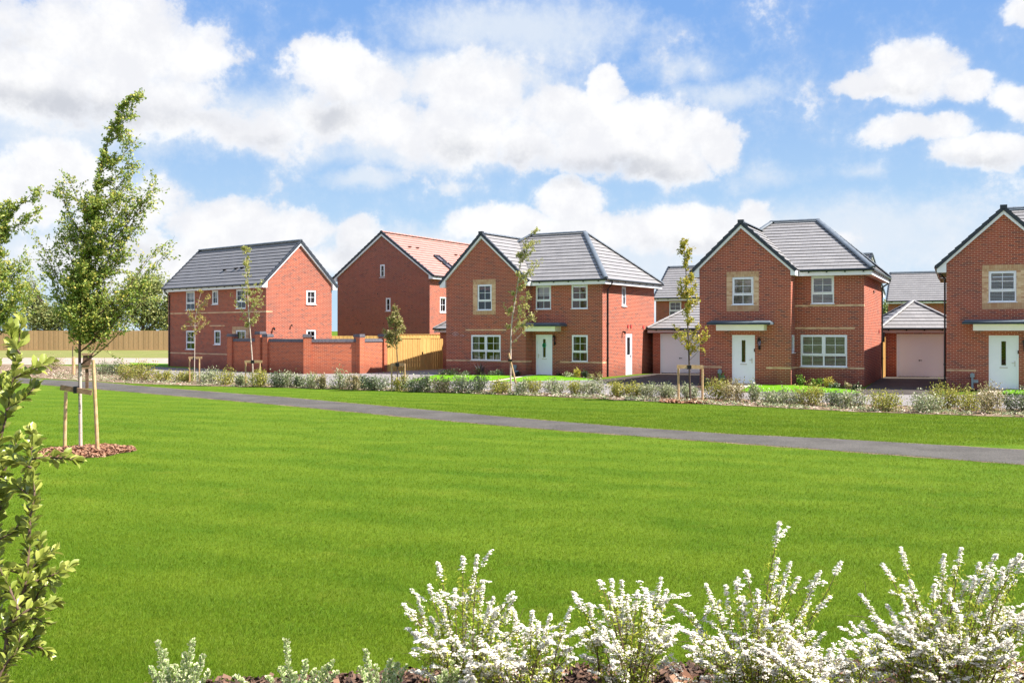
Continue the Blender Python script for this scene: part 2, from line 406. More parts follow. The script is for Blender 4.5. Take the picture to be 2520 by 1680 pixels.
class MB:
    """collects faces of one mesh, with a material and metric UVs per face"""

    def __init__(s): s.v = []; s.f = []; s.m = []; s.uv = []; s.mats = []

    def mi(s, mat):
        if mat not in s.mats: s.mats.append(mat)
        return s.mats.index(mat)

    def face(s, pts, mat, uv=None):
        i = len(s.v); s.v += [tuple(p) for p in pts]; s.f.append(tuple(range(i, i + len(pts)))); s.m.append(s.mi(mat))
        if uv is None:
            a, b, c = (Vector(pts[k]) for k in (0, 1, 2)); n = (b - a).cross(c - a)
            if n.length < 1e-12 and len(pts) > 3: n = (c - a).cross(Vector(pts[3]) - a)
            n.normalize() if n.length else None
            t = Vector((0, 0, 1)).cross(n)
            if t.length < .05: T, B = Vector((1, 0, 0)), Vector((0, 1, 0))
            else: T = t.normalized(); B = n.cross(T)
            if abs(n.z) < .05: B = Vector((0, 0, 1))
            uv = [(Vector(p).dot(T), Vector(p).dot(B)) for p in pts]
        s.uv += uv

    def box(s, x0, x1, y0, y1, z0, z1, mat, M=None):
        P = [Vector((x, y, z)) for z in (z0, z1) for y in (y0, y1) for x in (x0, x1)]
        if M is not None: P = [M @ p for p in P]
        for q in ((0, 2, 3, 1), (4, 5, 7, 6), (0, 1, 5, 4), (2, 6, 7, 3), (0, 4, 6, 2), (1, 3, 7, 5)): s.face([P[k] for k in q], mat)

    def beam(s, a, b, w, h, mat, up=(0, 0, 1)):
        a, b = Vector(a), Vector(b); d = (b - a).normalized(); u = Vector(up)
        r = d.cross(u).normalized() * (w / 2); u = r.cross(d).normalized() * (h / 2)
        P = [a - r - u, a + r - u, a + r + u, a - r + u, b - r - u, b + r - u, b + r + u, b - r + u]
        for q in ((0, 3, 2, 1), (4, 5, 6, 7), (0, 1, 5, 4), (1, 2, 6, 5), (2, 3, 7, 6), (3, 0, 4, 7)): s.face([P[k] for k in q], mat)

    def prism(s, poly, d, mat):
        """polygon (3D points) pushed along the vector d"""
        d = Vector(d); A = [Vector(p) for p in poly]; B = [p + d for p in A]
        s.face(A, mat); s.face(B[::-1], mat)
        for i in range(len(A)):
            j = (i + 1) % len(A); s.face([A[j], A[i], B[i], B[j]], mat)

    def tube(s, pts, rad, mat, n=7, cap=True):
        pts = [Vector(p) for p in pts]; rad = rad if isinstance(rad, (list, tuple)) else [rad] * len(pts)
        rings = []; up = Vector((.13, .97, .2))
        for i, p in enumerate(pts):
            d = (pts[min(i + 1, len(pts) - 1)] - pts[max(i - 1, 0)]).normalized()
            a = d.cross(up)
            if a.length < .1: a = d.cross(Vector((1, 0, 0)))
            a.normalize(); b = d.cross(a); up = -(a.cross(d)) if False else up
            rings.append(len(s.v))
            s.v += [tuple(p + (a * cos(2 * pi * k / n) + b * sin(2 * pi * k / n)) * rad[i]) for k in range(n)]
        mi = s.mi(mat)
        for r0, r1 in zip(rings, rings[1:]):
            for k in range(n):
                l = (k + 1) % n; s.f.append((r0 + k, r0 + l, r1 + l, r1 + k)); s.m.append(mi); s.uv += [(k / n, 0), ((k + 1) / n, 0), ((k + 1) / n, 1), (k / n, 1)]
        if cap:
            s.f.append(tuple(rings[0] + k for k in range(n))[::-1]); s.m.append(mi); s.uv += [(0, 0)] * n
            s.f.append(tuple(rings[-1] + k for k in range(n))); s.m.append(mi); s.uv += [(0, 0)] * n

    def build(s, name, parent=None, smooth=False):
        me = bpy.data.meshes.new(name); me.from_pydata(s.v, [], s.f); me.update()
        ul = me.uv_layers.new(name='UVMap'); ul.data.foreach_set('uv', np.array(s.uv, 'f').ravel())
        me.polygons.foreach_set('material_index', np.array(s.m, 'i'))
        if smooth: me.polygons.foreach_set('use_smooth', np.ones(len(s.f), bool))
        for k in s.mats: me.materials.append(MATS[k])
        o = bpy.data.objects.new(name, me); COL.objects.link(o)
        if parent is not None: o.parent = parent
        return o


def np_mesh(name, V, k, mat, parent=None, uv=None, smooth=False):
    """V: (n*k,3) corner coordinates, k corners per face, nothing shared between faces"""
    V = np.ascontiguousarray(V, 'f'); nf = len(V) // k
    me = bpy.data.meshes.new(name); me.vertices.add(len(V)); me.vertices.foreach_set('co', V.ravel())
    me.loops.add(len(V)); me.loops.foreach_set('vertex_index', np.arange(len(V), dtype='i'))
    me.polygons.add(nf); me.polygons.foreach_set('loop_start', np.arange(0, len(V), k, dtype='i')); me.polygons.foreach_set('loop_total', np.full(nf, k, 'i'))
    me.update(calc_edges=True); me.validate()
    if uv is not None:
        ul = me.uv_layers.new(name='UVMap'); ul.data.foreach_set('uv', np.ascontiguousarray(uv, 'f').ravel())
    me.materials.append(MATS[mat])
    o = bpy.data.objects.new(name, me); COL.objects.link(o)
    if parent is not None: o.parent = parent
    return o


def tag(o, label=None, cat=None, group=None, kind=None):
    for k, v in (('label', label), ('category', cat), ('group', group), ('kind', kind)):
        if v: o[k] = v
    return o


def empty(name, loc, rz=0., label=None, cat=None, group=None):
    o = bpy.data.objects.new(name, None); COL.objects.link(o); o.location = loc; o.rotation_euler = (0, 0, rz)
    o.empty_display_size = .2
    return tag(o, label, cat, group)


def G(px, py, z=0.):
    """the point of the ground that the photograph shows at this pixel of its 2520 x 1680"""
    y = (CAMZ - z) * F / (py - HZ)
    return Vector(((px - 1260) / F * y, y, z))


def at(px, py, Y):
    return Vector(((px - 1260) / F * Y, Y, CAMZ - (py - HZ) / F * Y))


def unit(a): return a / np.maximum(np.linalg.norm(a, axis=-1, keepdims=True), 1e-9)


def rand_dirs(n, up=0.):
    d = RNG.normal(size=(n, 3)); d = unit(d); d[:, 2] += up; return unit(d)


def leaf_quads(P, size, up=.6, ratio=.55, D=None, fold=.25):
    """one kite-shaped leaf per point"""
    n = len(P); size = np.broadcast_to(size, (n,))[:, None] * RNG.uniform(.7, 1.3, (n, 1))
    N = rand_dirs(n, up); A = rand_dirs(n) if D is None else unit(D + RNG.normal(size=(n, 3)) * .5)
    A = unit(A - N * (A * N).sum(1, keepdims=True)); B = np.cross(N, A)
    b = P - A * size * .5; t = P + A * size * .5; l = P - B * size * ratio * .5 + N * size * fold * .5; r = P + B * size * ratio * .5 + N * size * fold * .5
    return np.stack([b, r, t, l], 1).reshape(-1, 3)


# ------------------------------------------------------------------ ground, path, roads
def sheet(name, pts, z, mat, kind='structure', parent=None, **k):
    b = MB(); b.face([(p[0], p[1], z) for p in pts], mat); o = b.build(name, parent); tag(o, kind=kind, **k); return o


def strip_sheet(name, top, bot, z, mat, kind='structure', **k):
    """ground strip between two lines of equal length"""
    b = MB()
    for i in range(len(top) - 1): b.face([(bot[i][0], bot[i][1], z), (bot[i + 1][0], bot[i + 1][1], z), (top[i + 1][0], top[i + 1][1], z), (top[i][0], top[i][1], z)], mat)
    o = b.build(name); tag(o, kind=kind, **k); return o


def rs(line, n, wob=0.):
    """resample a polyline of pixels to n ground points"""
    P = [G(*p) for p in line]; L = [0]
    for a, b in zip(P, P[1:]): L.append(L[-1] + (b - a).length)
    out = []
    for i in range(n):
        t = L[-1] * i / (n - 1); j = max(k for k in range(len(L)) if L[k] <= t + 1e-9); j = min(j, len(P) - 2)
        f = (t - L[j]) / (L[j + 1] - L[j]); q = P[j].lerp(P[j + 1], f)
        q.x += random.uniform(-wob, wob); q.y += random.uniform(-wob, wob); out.append(q)
    return out


sheet('ground', [(-2500, -300), (2500, -300), (2500, 2500), (-2500, 2500)], 0, 'lawn')
path_top = [(-330, 925), (0, 926), (101, 933.7), (235, 939.7), (318, 947.7), (476, 960.5), (700, 977.5), (1300, 1031), (1545, 1051), (1800, 1068.4), (2066, 1080.6), (2520, 1107.5), (2900, 1131), (3700, 1190)]
path_bot = [(-330, 933), (0, 937), (104, 946.5), (298, 962), (488, 978.4), (700, 997), (969, 1023), (1200, 1044), (1378, 1058.6), (1800, 1089.8), (2075, 1109.7), (2520, 1143), (2900, 1172), (3700, 1248)]
strip_sheet('path', rs(path_top, 160, .035), rs(path_bot, 160, .035), .008, 'path')
# pale stony edge of the path, a little wider than it
e1 = [p + Vector((.05, .09, 0)) for p in rs(path_top, 260, .05)]; e2 = [p - Vector((.05, .07, 0)) for p in rs(path_bot, 260, .05)]
strip_sheet('path_edge', e1, e2, .004, 'bed_pale')
# verge bed under the hedge
bed_front = [(-330, 935), (0, 925), (330, 944), (480, 949), (560, 951.5), (700, 954), (1000, 963), (1300, 973.5), (1500, 983), (1640, 990), (1700, 993), (1900, 1003), (2100, 1013), (2520, 1027), (2900, 1040), (3700, 1062)]
bed_back = [(-330, 895), (0, 896), (330, 905), (440, 932), (560, 940), (700, 944), (1000, 953), (1300, 963), (1500, 970), (1640, 974), (1700, 977), (1900, 984), (2100, 992), (2520, 1005), (2900, 1015), (3700, 1034)]
strip_sheet('verge_bed', rs(bed_back, 160, .05), rs(bed_front, 160, .10), .012, 'bed_pale')
# road behind the hedge and driveways
road_back = [(330, 900), (420, 903), (566, 908), (700, 914), (885, 914), (950, 912), (1100, 925), (1300, 935), (1480, 938), (1640, 938), (1800, 958), (2000, 966), (2160, 968), (2520, 975), (2900, 985), (3700, 1000)]
road_front = [(320, 912), (430, 934), (560, 942), (700, 946), (885, 951), (1000, 955), (1180, 959), (1300, 965), (1480, 971), (1640, 976), (1800, 981), (2000, 990), (2160, 997), (2520, 1007), (2900, 1018), (3700, 1036)]
strip_sheet('road', rs(road_back, 60), rs(road_front, 60), .016, 'road')
sheet('drive_court', [G(700, 921), G(885, 921), G(950, 915.5), G(1095, 906), G(1110, 925), G(1115, 944), G(885, 945), G(700, 940)], .020, 'road')
sheet('driveway', [G(1482, 934), G(1609, 920), G(1726, 920), G(1722, 948), G(1800, 958), G(1640, 966), G(1465, 940)], .024, 'drive')
sheet('driveway', [G(2127, 958), G(2170, 928), G(2172, 926), G(2400, 926), G(2320, 962), G(2300, 972), G(2100, 972)], .024, 'drive')
# left distance
strip_sheet('gravel_strip', rs([(-400, 879), (0, 879), (440, 880)], 12), rs([(-400, 897), (0, 897), (440, 896)], 12), .004, 'pale_gravel')
strip_sheet('dry_field', rs([(-1500, 843), (0, 843), (700, 843)], 12), rs([(-1500, 880), (0, 880), (440, 881)], 12), .008, 'dry_grass')
# kerb between road and front gardens
def kerb(a, b):
    m_ = MB(); m_.beam(a + Vector((0, 0, .03)), b + Vector((0, 0, .03)), .12, .12, 'kerb'); return m_


kb = MB()
for line in ([(1108, 943), (1265, 942)], [(1285, 942), (1462, 939)], [(1850, 968.5), (2120, 973)], [(2420, 976), (2620, 981)]):
    a, b = G(*line[0]), G(*line[1]); a.z = b.z = .035; kb.beam(a, b, .13, .09, 'kerb')
tag(kb.build('kerb'), kind='structure')


def bright_lawn(pts):
    b = MB(); P = [(p.x, p.y, .05) for p in (G(*q) for q in pts)]
    b.prism([(x, y, .02) for x, y, z in P], (0, 0, .04), 'garden_lawn'); return tag(b.build('front_lawn'), kind='structure')


bright_lawn([(1000, 940), (1070, 925), (1255, 926), (1262, 929), (1180, 941.5)])
bright_lawn([(1222, 941.5), (1290, 929), (1330, 924), (1395, 929), (1462, 935), (1440, 939)])
bright_lawn([(1822, 966), (1845, 950), (1870, 945), (2000, 953), (2095, 962), (2118, 968), (2095, 972)])
bright_lawn([(2455, 970), (2492, 958), (2620, 962), (2640, 978)])
bright_lawn([(318, 894), (425, 897), (560, 903.5), (560, 907), (464, 906.5), (330, 900)])
sheet('garden_path', [G(1180, 942.5), G(1222, 942.5), G(1290, 930), G(1362, 926.5), G(1362, 921.5), G(1315, 921.5), G(1262, 930)], .03, 'slab')
sheet('garden_path', [G(1790, 967), G(1822, 967), G(1846, 951), G(1868, 946), G(1868, 943), G(1790, 943)], .03, 'slab')
sheet('garden_path', [G(2400, 972), G(2455, 972), G(2490, 959), G(2515, 957), G(2430, 957)], .03, 'slab')
# planting soil along the fronts
def soil(pts): return sheet('garden_bed', [G(*p) for p in pts], .027, 'dark_bed')


soil([(1080, 926), (1262, 928), (1300, 921), (1098, 908)]); soil([(1364, 924), (1475, 936), (1483, 931), (1364, 921)])
soil([(1870, 946), (2112, 968), (2128, 958), (1956, 948)]); soil([(1715, 956), (1790, 944), (1790, 940), (1720, 944)])
soil([(430, 898), (566, 906), (566, 903), (415, 896)])
soil([(2330, 966), (2430, 960), (2430, 954), (2330, 955)])
# near planting bed, camera stands over it
nb = MB(); edge = [(-400, 6.3), (-3, 6.45), (-2.4, 6.8), (-1.33, 6.95), (-.6, 7.08), (0, 7.12), (1, 7.16), (2.3, 7.24), (4, 7.2), (400, 7.2)]
fine = []
for (x0, y0), (x1, y1) in zip(edge[1:-1], edge[2:]):
    for k in range(14): fine.append((x0 + (x1 - x0) * k / 14, y0 + (y1 - y0) * k / 14 + random.uniform(-.03, .03)))
poly = [(-14, -4), (14, -4), (14, 7.2)] + fine[::-1] + [(-14, 6.3)]
nb.face([(x, y, .012) for x, y in poly][::1], 'dark_bed'); tag(nb.build('near_bed'), kind='structure')


def bed_edge(x):
    xs = [e[0] for e in edge]; ys = [e[1] for e in edge]; return np.interp(x, xs, ys)


# ------------------------------------------------------------------ houses
def opening_wall(b, p0, d, L, z0, z1, ops, mat, rev=.10, reveal='brick'):
    """wall rectangle from p0 along d, with rectangular openings and their reveals; outward is to the right of d"""
    p0 = Vector((p0[0], p0[1], 0)); d = Vector((d[0], d[1], 0)).normalized(); out = Vector((d.y, -d.x, 0))
    us = sorted({0, L, *[o[0] for o in ops], *[o[1] for o in ops]}); zs = sorted({z0, z1, *[o[2] for o in ops], *[o[3] for o in ops]})
    P = lambda u, z, k=0.: p0 + d * u + Vector((0, 0, z)) - out * k
    for u0, u1 in zip(us, us[1:]):
        for a, c in zip(zs, zs[1:]):
            um, zm = (u0 + u1) / 2, (a + c) / 2
            if any(o[0] < um < o[1] and o[2] < zm < o[3] for o in ops): continue
            b.face([P(u0, a), P(u1, a), P(u1, c), P(u0, c)], mat)
    for (a, c, e, f) in ops:
        b.face([P(a, e), P(a, e, rev), P(a, f, rev), P(a, f)][::-1], mat); b.face([P(c, e), P(c, e, rev), P(c, f, rev), P(c, f)], mat)
        b.face([P(a, f), P(a, f, rev), P(c, f, rev), P(c, f)][::-1], mat); b.face([P(a, e), P(a, e, rev), P(c, e, rev), P(c, e)], mat)
    return P


def frame_matrix(p0, d):
    """x along the wall, y out of it, z up"""
    d = Vector((d[0], d[1], 0)).normalized(); o = Vector((d.y, -d.x, 0))
    return Matrix(((d.x, o.x, 0, p0[0]), (d.y, o.y, 0, p0[1]), (0, 0, 1, 0), (0, 0, 0, 1)))


def make_window(house, M, u0, u1, z0, z1, cols=1, bars=2, split=.36, blind=None, sill=True, tilt=None, label=None):
    """white casement set back in its opening: cols sashes side by side over fixed lights"""
    b = MB(); w, y0, y1 = .055, -.085, -.02
    def bx(a, c, e, f, q0=y0, q1=y1, mat='white'): b.box(a, c, q0, q1, e, f, mat, M)
    u0 += .004; u1 -= .004; z0 += .004; z1 -= .004
    bx(u0, u1, z1 - w, z1); bx(u0, u1, z0, z0 + w); bx(u0, u0 + w, z0 + w, z1 - w); bx(u1 - w, u1, z0 + w, z1 - w)
    zt = z0 + (z1 - z0) * split if split else None
    cw = (u1 - u0) / cols
    for k in range(1, cols): bx(u0 + cw * k - .035, u0 + cw * k + .035, z0 + w, z1 - w)
    if zt: bx(u0 + w, u1 - w, zt - .035, zt + .035, y0 - .0, y1 + .004)
    for k in range(cols):
        a, c = u0 + cw * k + (w if k == 0 else .035), u0 + cw * (k + 1) - (w if k == cols - 1 else .035)
        e, f = (zt + .037 if zt else z0 + w), z1 - w
        s = .042; q0, q1 = y0 + .005, y1 + .018
        bx(a, c, f - s, f - .001, q0, q1); bx(a, c, e, e + s, q0, q1); bx(a, a + s, e + s, f - s, q0, q1); bx(c - s, c, e + s, f - s, q0, q1)
        g0, g1 = -.068, -.05; um = (a + c) / 2
        if cw > .5: bx(um - .011, um + .011, e + s, f - s, g0, g1)
        for j in range(1, bars): zz = e + (f - e) * j / bars; bx(a + s, c - s, zz - .011, zz + .011, g0 + .001, g1 + .001)
        if zt and cw > .5: bx(um - .011, um + .011, z0 + w, zt - .035, g0, g1)
    win = b.build('window', house)
    if label: win['label'] = label
    p = MB(); p.face([M @ Vector(q) for q in ((u0 + .03, -.064, z0 + .03), (u1 - .03, -.064, z0 + .03), (u1 - .03, -.064, z1 - .03), (u0 + .03, -.064, z1 - .03))], 'glass'); p.build('pane', win)
    if sill:
        p = MB(); p.box(u0 - .04, u1 + .04, y1 - .01, .05, z0 - .028, z0 - .001, 'white', M); p.build('sill', win)
    if blind == 'slats':
        p = MB(); z = z0 + .05
        while z < z1 - .05: p.box(u0 + .05, u1 - .05, -.115, -.10, z, z + .030, 'blind', M); z += .058
        p.build('blind', win)
    elif blind == 'curtain':
        for a, c in ((u0 + .03, u0 + (u1 - u0) * .2), (u1 - (u1 - u0) * .2, u1 - .03)):
            n = 6; p = MB()
            for k in range(n):
                p.box(a + (c - a) * k / n, a + (c - a) * (k + 1) / n, -.2 + .02 * (k % 2), -.17 + .02 * (k % 2), z0 + .03, z1 - .03, 'curtain', M)
            p.build('curtain', win)
    elif blind == 'half':
        p = MB(); p.box(u0 + .04, u1 - .04, -.16, -.15, z0 + (z1 - z0) * .55, z1 - .04, 'blind', M); p.build('blind', win)
    return win


def make_door(house, M, u0, u1, z0, z1, hinge=1, wreath=False, half=False):
    """white front door in its frame: long glazed slot, letter plate, lever handle"""
    fr = MB(); w = .06
    def bx(bb, a, c, e, f, q0, q1, mat='white_door'): bb.box(a, c, q0, q1, e, f, mat, M)
    bx(fr, u0, u0 + w, z0, z1, -.09, -.005); bx(fr, u1 - w, u1, z0, z1, -.09, -.005); bx(fr, u0 + w, u1 - w, z1 - w, z1, -.09, -.005)
    bx(fr, u0 + w, u1 - w, z0, z0 + .035, -.09, .01, 'metal')
    d = MB(); a, c, e, f = u0 + w + .003, u1 - w - .003, z0 + .04, z1 - w - .003; uc = (a + c) / 2
    gw, g0, g1 = (.085, e + (f - e) * .45, f - .17) if not half else (.2, e + (f - e) * .5, f - .12)
    bx(d, a, uc - gw, e, f, -.075, -.035); bx(d, uc + gw, c, e, f, -.075, -.035); bx(d, uc - gw, uc + gw, e, g0, -.075, -.035); bx(d, uc - gw, uc + gw, g1, f, -.075, -.035)
    for q in ((uc - gw - .025, uc - gw, g0 - .025, g1 + .025), (uc + gw, uc + gw + .025, g0 - .025, g1 + .025), (uc - gw, uc + gw, g0 - .025, g0), (uc - gw, uc + gw, g1, g1 + .025)): bx(d, *q, -.045, -.022)
    # raised lower panel
    for q in ((a + .10, c - .10, e + .12, e + .135), (a + .10, c - .10, g0 - .36, g0 - .345), (a + .10, a + .112, e + .135, g0 - .36), (c - .112, c - .10, e + .135, g0 - .36)): bx(d, *q, -.04, -.028)
    o = fr.build('door_frame', house); do = d.build('door', house)
    p = MB(); p.face([M @ Vector(q) for q in ((uc - gw, -.055, g0), (uc + gw, -.055, g0), (uc + gw, -.055, g1), (uc - gw, -.055, g1))], 'glass'); p.build('pane', do)
    if not half:
        p = MB(); bx(p, uc - .15, uc + .15, g0 - .115, g0 - .075, -.034, -.02, 'metal'); p.build('letter_plate', do)
    hs = c - .07 if hinge > 0 else a + .07
    p = MB(); bx(p, hs - .018, hs + .018, z0 + .93, z0 + 1.16, -.034, -.025, 'metal'); bx(p, min(hs, hs - .12 * hinge), max(hs, hs - .12 * hinge), z0 + 1.07, z0 + 1.09, -.02, .02, 'metal'); p.build('handle', do)
    if wreath:
        n = 16; c0 = M @ Vector((uc, .0, (g0 + g1) / 2 + .16)); X = (M @ Vector((1, 0, 0)) - M @ Vector((0, 0, 0)))
        p = MB(); p.tube([c0 + X * cos(2 * pi * k / n) * .085 + Vector((0, 0, sin(2 * pi * k / n) * .085)) for k in range(n + 1)], .032, 'wreath', 6, False)
        wm = house.matrix_world if False else None
        w_ = p.build('wreath', do); w_['label'] = 'small green wreath ring hung on the glass'
    return do


def make_lantern(house, M, u, z):
    """black coach lantern with its wall arm and sensor below"""
    b = MB(); Z = Vector((0, 0, 1)); P = lambda du, dy, dz: M @ Vector((u + du, dy, z + dz))
    n = 6
    def ring(r, h): return [P(r * cos(2 * pi * k / n), .11 + r * sin(2 * pi * k / n), h) for k in range(n)]
    R = [ring(.012, .53), ring(.03, .50), ring(.095, .42), ring(.10, .40)]
    for r0, r1 in zip(R, R[1:]):
        for k in range(n): b.face([r0[k], r0[(k + 1) % n], r1[(k + 1) % n], r1[k]], 'black')
    A, B = ring(.075, .40), ring(.052, .17)
    for k in range(n): b.beam(A[k], B[k], .012, .012, 'black')
    b.face(ring(.06, .17), 'black'); b.tube([P(0, .11, .17), P(0, .11, .10), P(0, .02, .08)], .02, 'black', 6)
    b.box(u - .05, u + .05, .0, .035, z + .0, z + .16, 'black', M); b.tube([P(0, .05, .0), P(0, .09, .04), P(0, .05, .08)], .03, 'black', 6)
    o = b.build('lantern', house)
    g = MB(); C, D = ring(.068, .395), ring(.046, .175)
    for k in range(n): g.face([C[k], C[(k + 1) % n], D[(k + 1) % n], D[k]], 'glass')
    g.build('pane', o); return o


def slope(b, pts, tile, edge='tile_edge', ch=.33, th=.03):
    """tiled roof slope; pts convex, first two points are the eave from one end to the other (counter-clockwise seen from outside)"""
    P = [Vector(p) for p in pts]; U = (P[1] - P[0]).normalized(); N = (P[1] - P[0]).cross(P[2] - P[0]).normalized(); V = N.cross(U)
    q = [((p - P[0]).dot(U), (p - P[0]).dot(V)) for p in P]; vmax = max(v for _, v in q)
    def ext(v):
        xs = []
        for (a, b_), (c, d) in zip(q, q[1:] + q[:1]):
            if abs(b_ - d) < 1e-9:
                if abs(v - b_) < 1e-6: xs += [a, c]
                continue
            t = (v - b_) / (d - b_)
            if -1e-6 <= t <= 1 + 1e-6: xs.append(a + (c - a) * t)
        return (min(xs), max(xs)) if xs else (0, 0)
    n = max(1, round(vmax / ch)); h = vmax / n
    W3 = lambda u, v, o: P[0] + U * u + V * v + N * o
    for k in range(n):
        v0, v1 = k * h, min((k + 1) * h, vmax - 1e-5); a, c = ext(v0 + 1e-6); e, f = ext(v1)
        b.face([W3(a, v0, th), W3(c, v0, th), W3(f, v1, .006), W3(e, v1, .006)], tile, [(a, k * .31), (c, k * .31), (f, k * .31 + .305), (e, k * .31 + .305)])
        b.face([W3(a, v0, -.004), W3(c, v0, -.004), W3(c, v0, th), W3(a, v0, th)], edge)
        vg = v0 + .022 if k else v0   # joint gap and shadow under the course above, painted as a dark strip
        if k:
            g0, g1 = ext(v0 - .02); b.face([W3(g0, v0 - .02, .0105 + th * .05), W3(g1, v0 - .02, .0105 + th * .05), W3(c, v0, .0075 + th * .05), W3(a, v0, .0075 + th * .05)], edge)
    b.face([W3(u, v, -.012) for u, v in q][::-1], 'soffit')


def ridge_run(b, p, q, mat='ridge', r=.115, step=.42):
    p, q = Vector(p), Vector(q); L = (q - p).length; n = max(1, round(L / step)); d = (q - p) / n; dn = d.normalized()
    side = dn.cross(Vector((0, 0, 1))).normalized(); up = side.cross(dn)
    for k in range(n):
        a, c = p + d * k - dn * .012, p + d * (k + 1) + dn * .012
        R = [[s_ + side * (cos(t) * rr * 1.15) + up * (sin(t) * rr * .8 - .02) for t in [pi * j / 8 for j in range(9)]] for s_, rr in ((a, r * 1.05), (c, r * .96))]
        for j in range(8): b.face([R[0][j], R[1][j], R[1][j + 1], R[0][j + 1]][::-1], mat)
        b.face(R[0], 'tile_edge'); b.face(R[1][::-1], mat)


def gutter_run(b, p, q, brackets=.95):
    p, q = Vector(p), Vector(q); b.tube([p, q], .058, 'gutter', 8); L = (q - p).length; n = int(L / brackets); d = (q - p).normalized()
    for k in range(n + 1):
        c = p + d * (L * (k + .5) / (n + 1)); b.beam(c - Vector((0, 0, .05)), c - Vector((0, 0, .10)), .03, .07, 'gutter', up=d)


def verge_run(b, p, q, out, mat='verge'):
    """stepped dry verge from eave p to ridge q on a gable whose outward normal is out"""
    p, q, out = Vector(p), Vector(q), Vector(out); L = (q - p).length; n = round(L / .36); d = (q - p) / n; up = out.cross(d).normalized()
    if up.z < 0: up = -up
    for k in range(n):
        a, c = p + d * k, p + d * (k + 1.02)
        P = [a - up * .10, c - up * .10, c + up * .030, a + up * .062]
        b.prism([x + out * .03 for x in P], -out * .15, mat)


def downpipe(b, top, wall_xy, z0=0.):
    """swan neck from the gutter back to the wall, then straight down"""
    top = Vector(top); w = Vector((*wall_xy, 0))
    a = Vector((top.x, top.y, top.z - .16)); c = Vector((w.x, w.y, top.z - .45))
    b.tube([top, a, a.lerp(c, .15), c.lerp(a, .15), c, Vector((w.x, w.y, z0 + .02))], .038, 'gutter', 8)
    z = z0 + 1.0
    while z < top.z - .6:
        b.box(w.x - .055, w.x + .055, w.y - .055, w.y + .055, z, z + .05, 'gutter'); z += 1.8


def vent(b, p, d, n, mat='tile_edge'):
    """little hooded roof vent at p, d down the slope, n normal"""
    p, d, n = Vector(p), Vector(d).normalized(), Vector(n).normalized(); s = d.cross(n)
    a, c, e, f = p - s * .12, p + s * .12, p + d * .18 + s * .12 + n * .12, p + d * .18 - s * .12 + n * .12
    b.face([a, c, e, f], mat); b.face([f, e, e - n * .11, f - n * .11], mat); b.face([a, f, f - n * .11], mat); b.face([c, e - n * .11, e], mat)


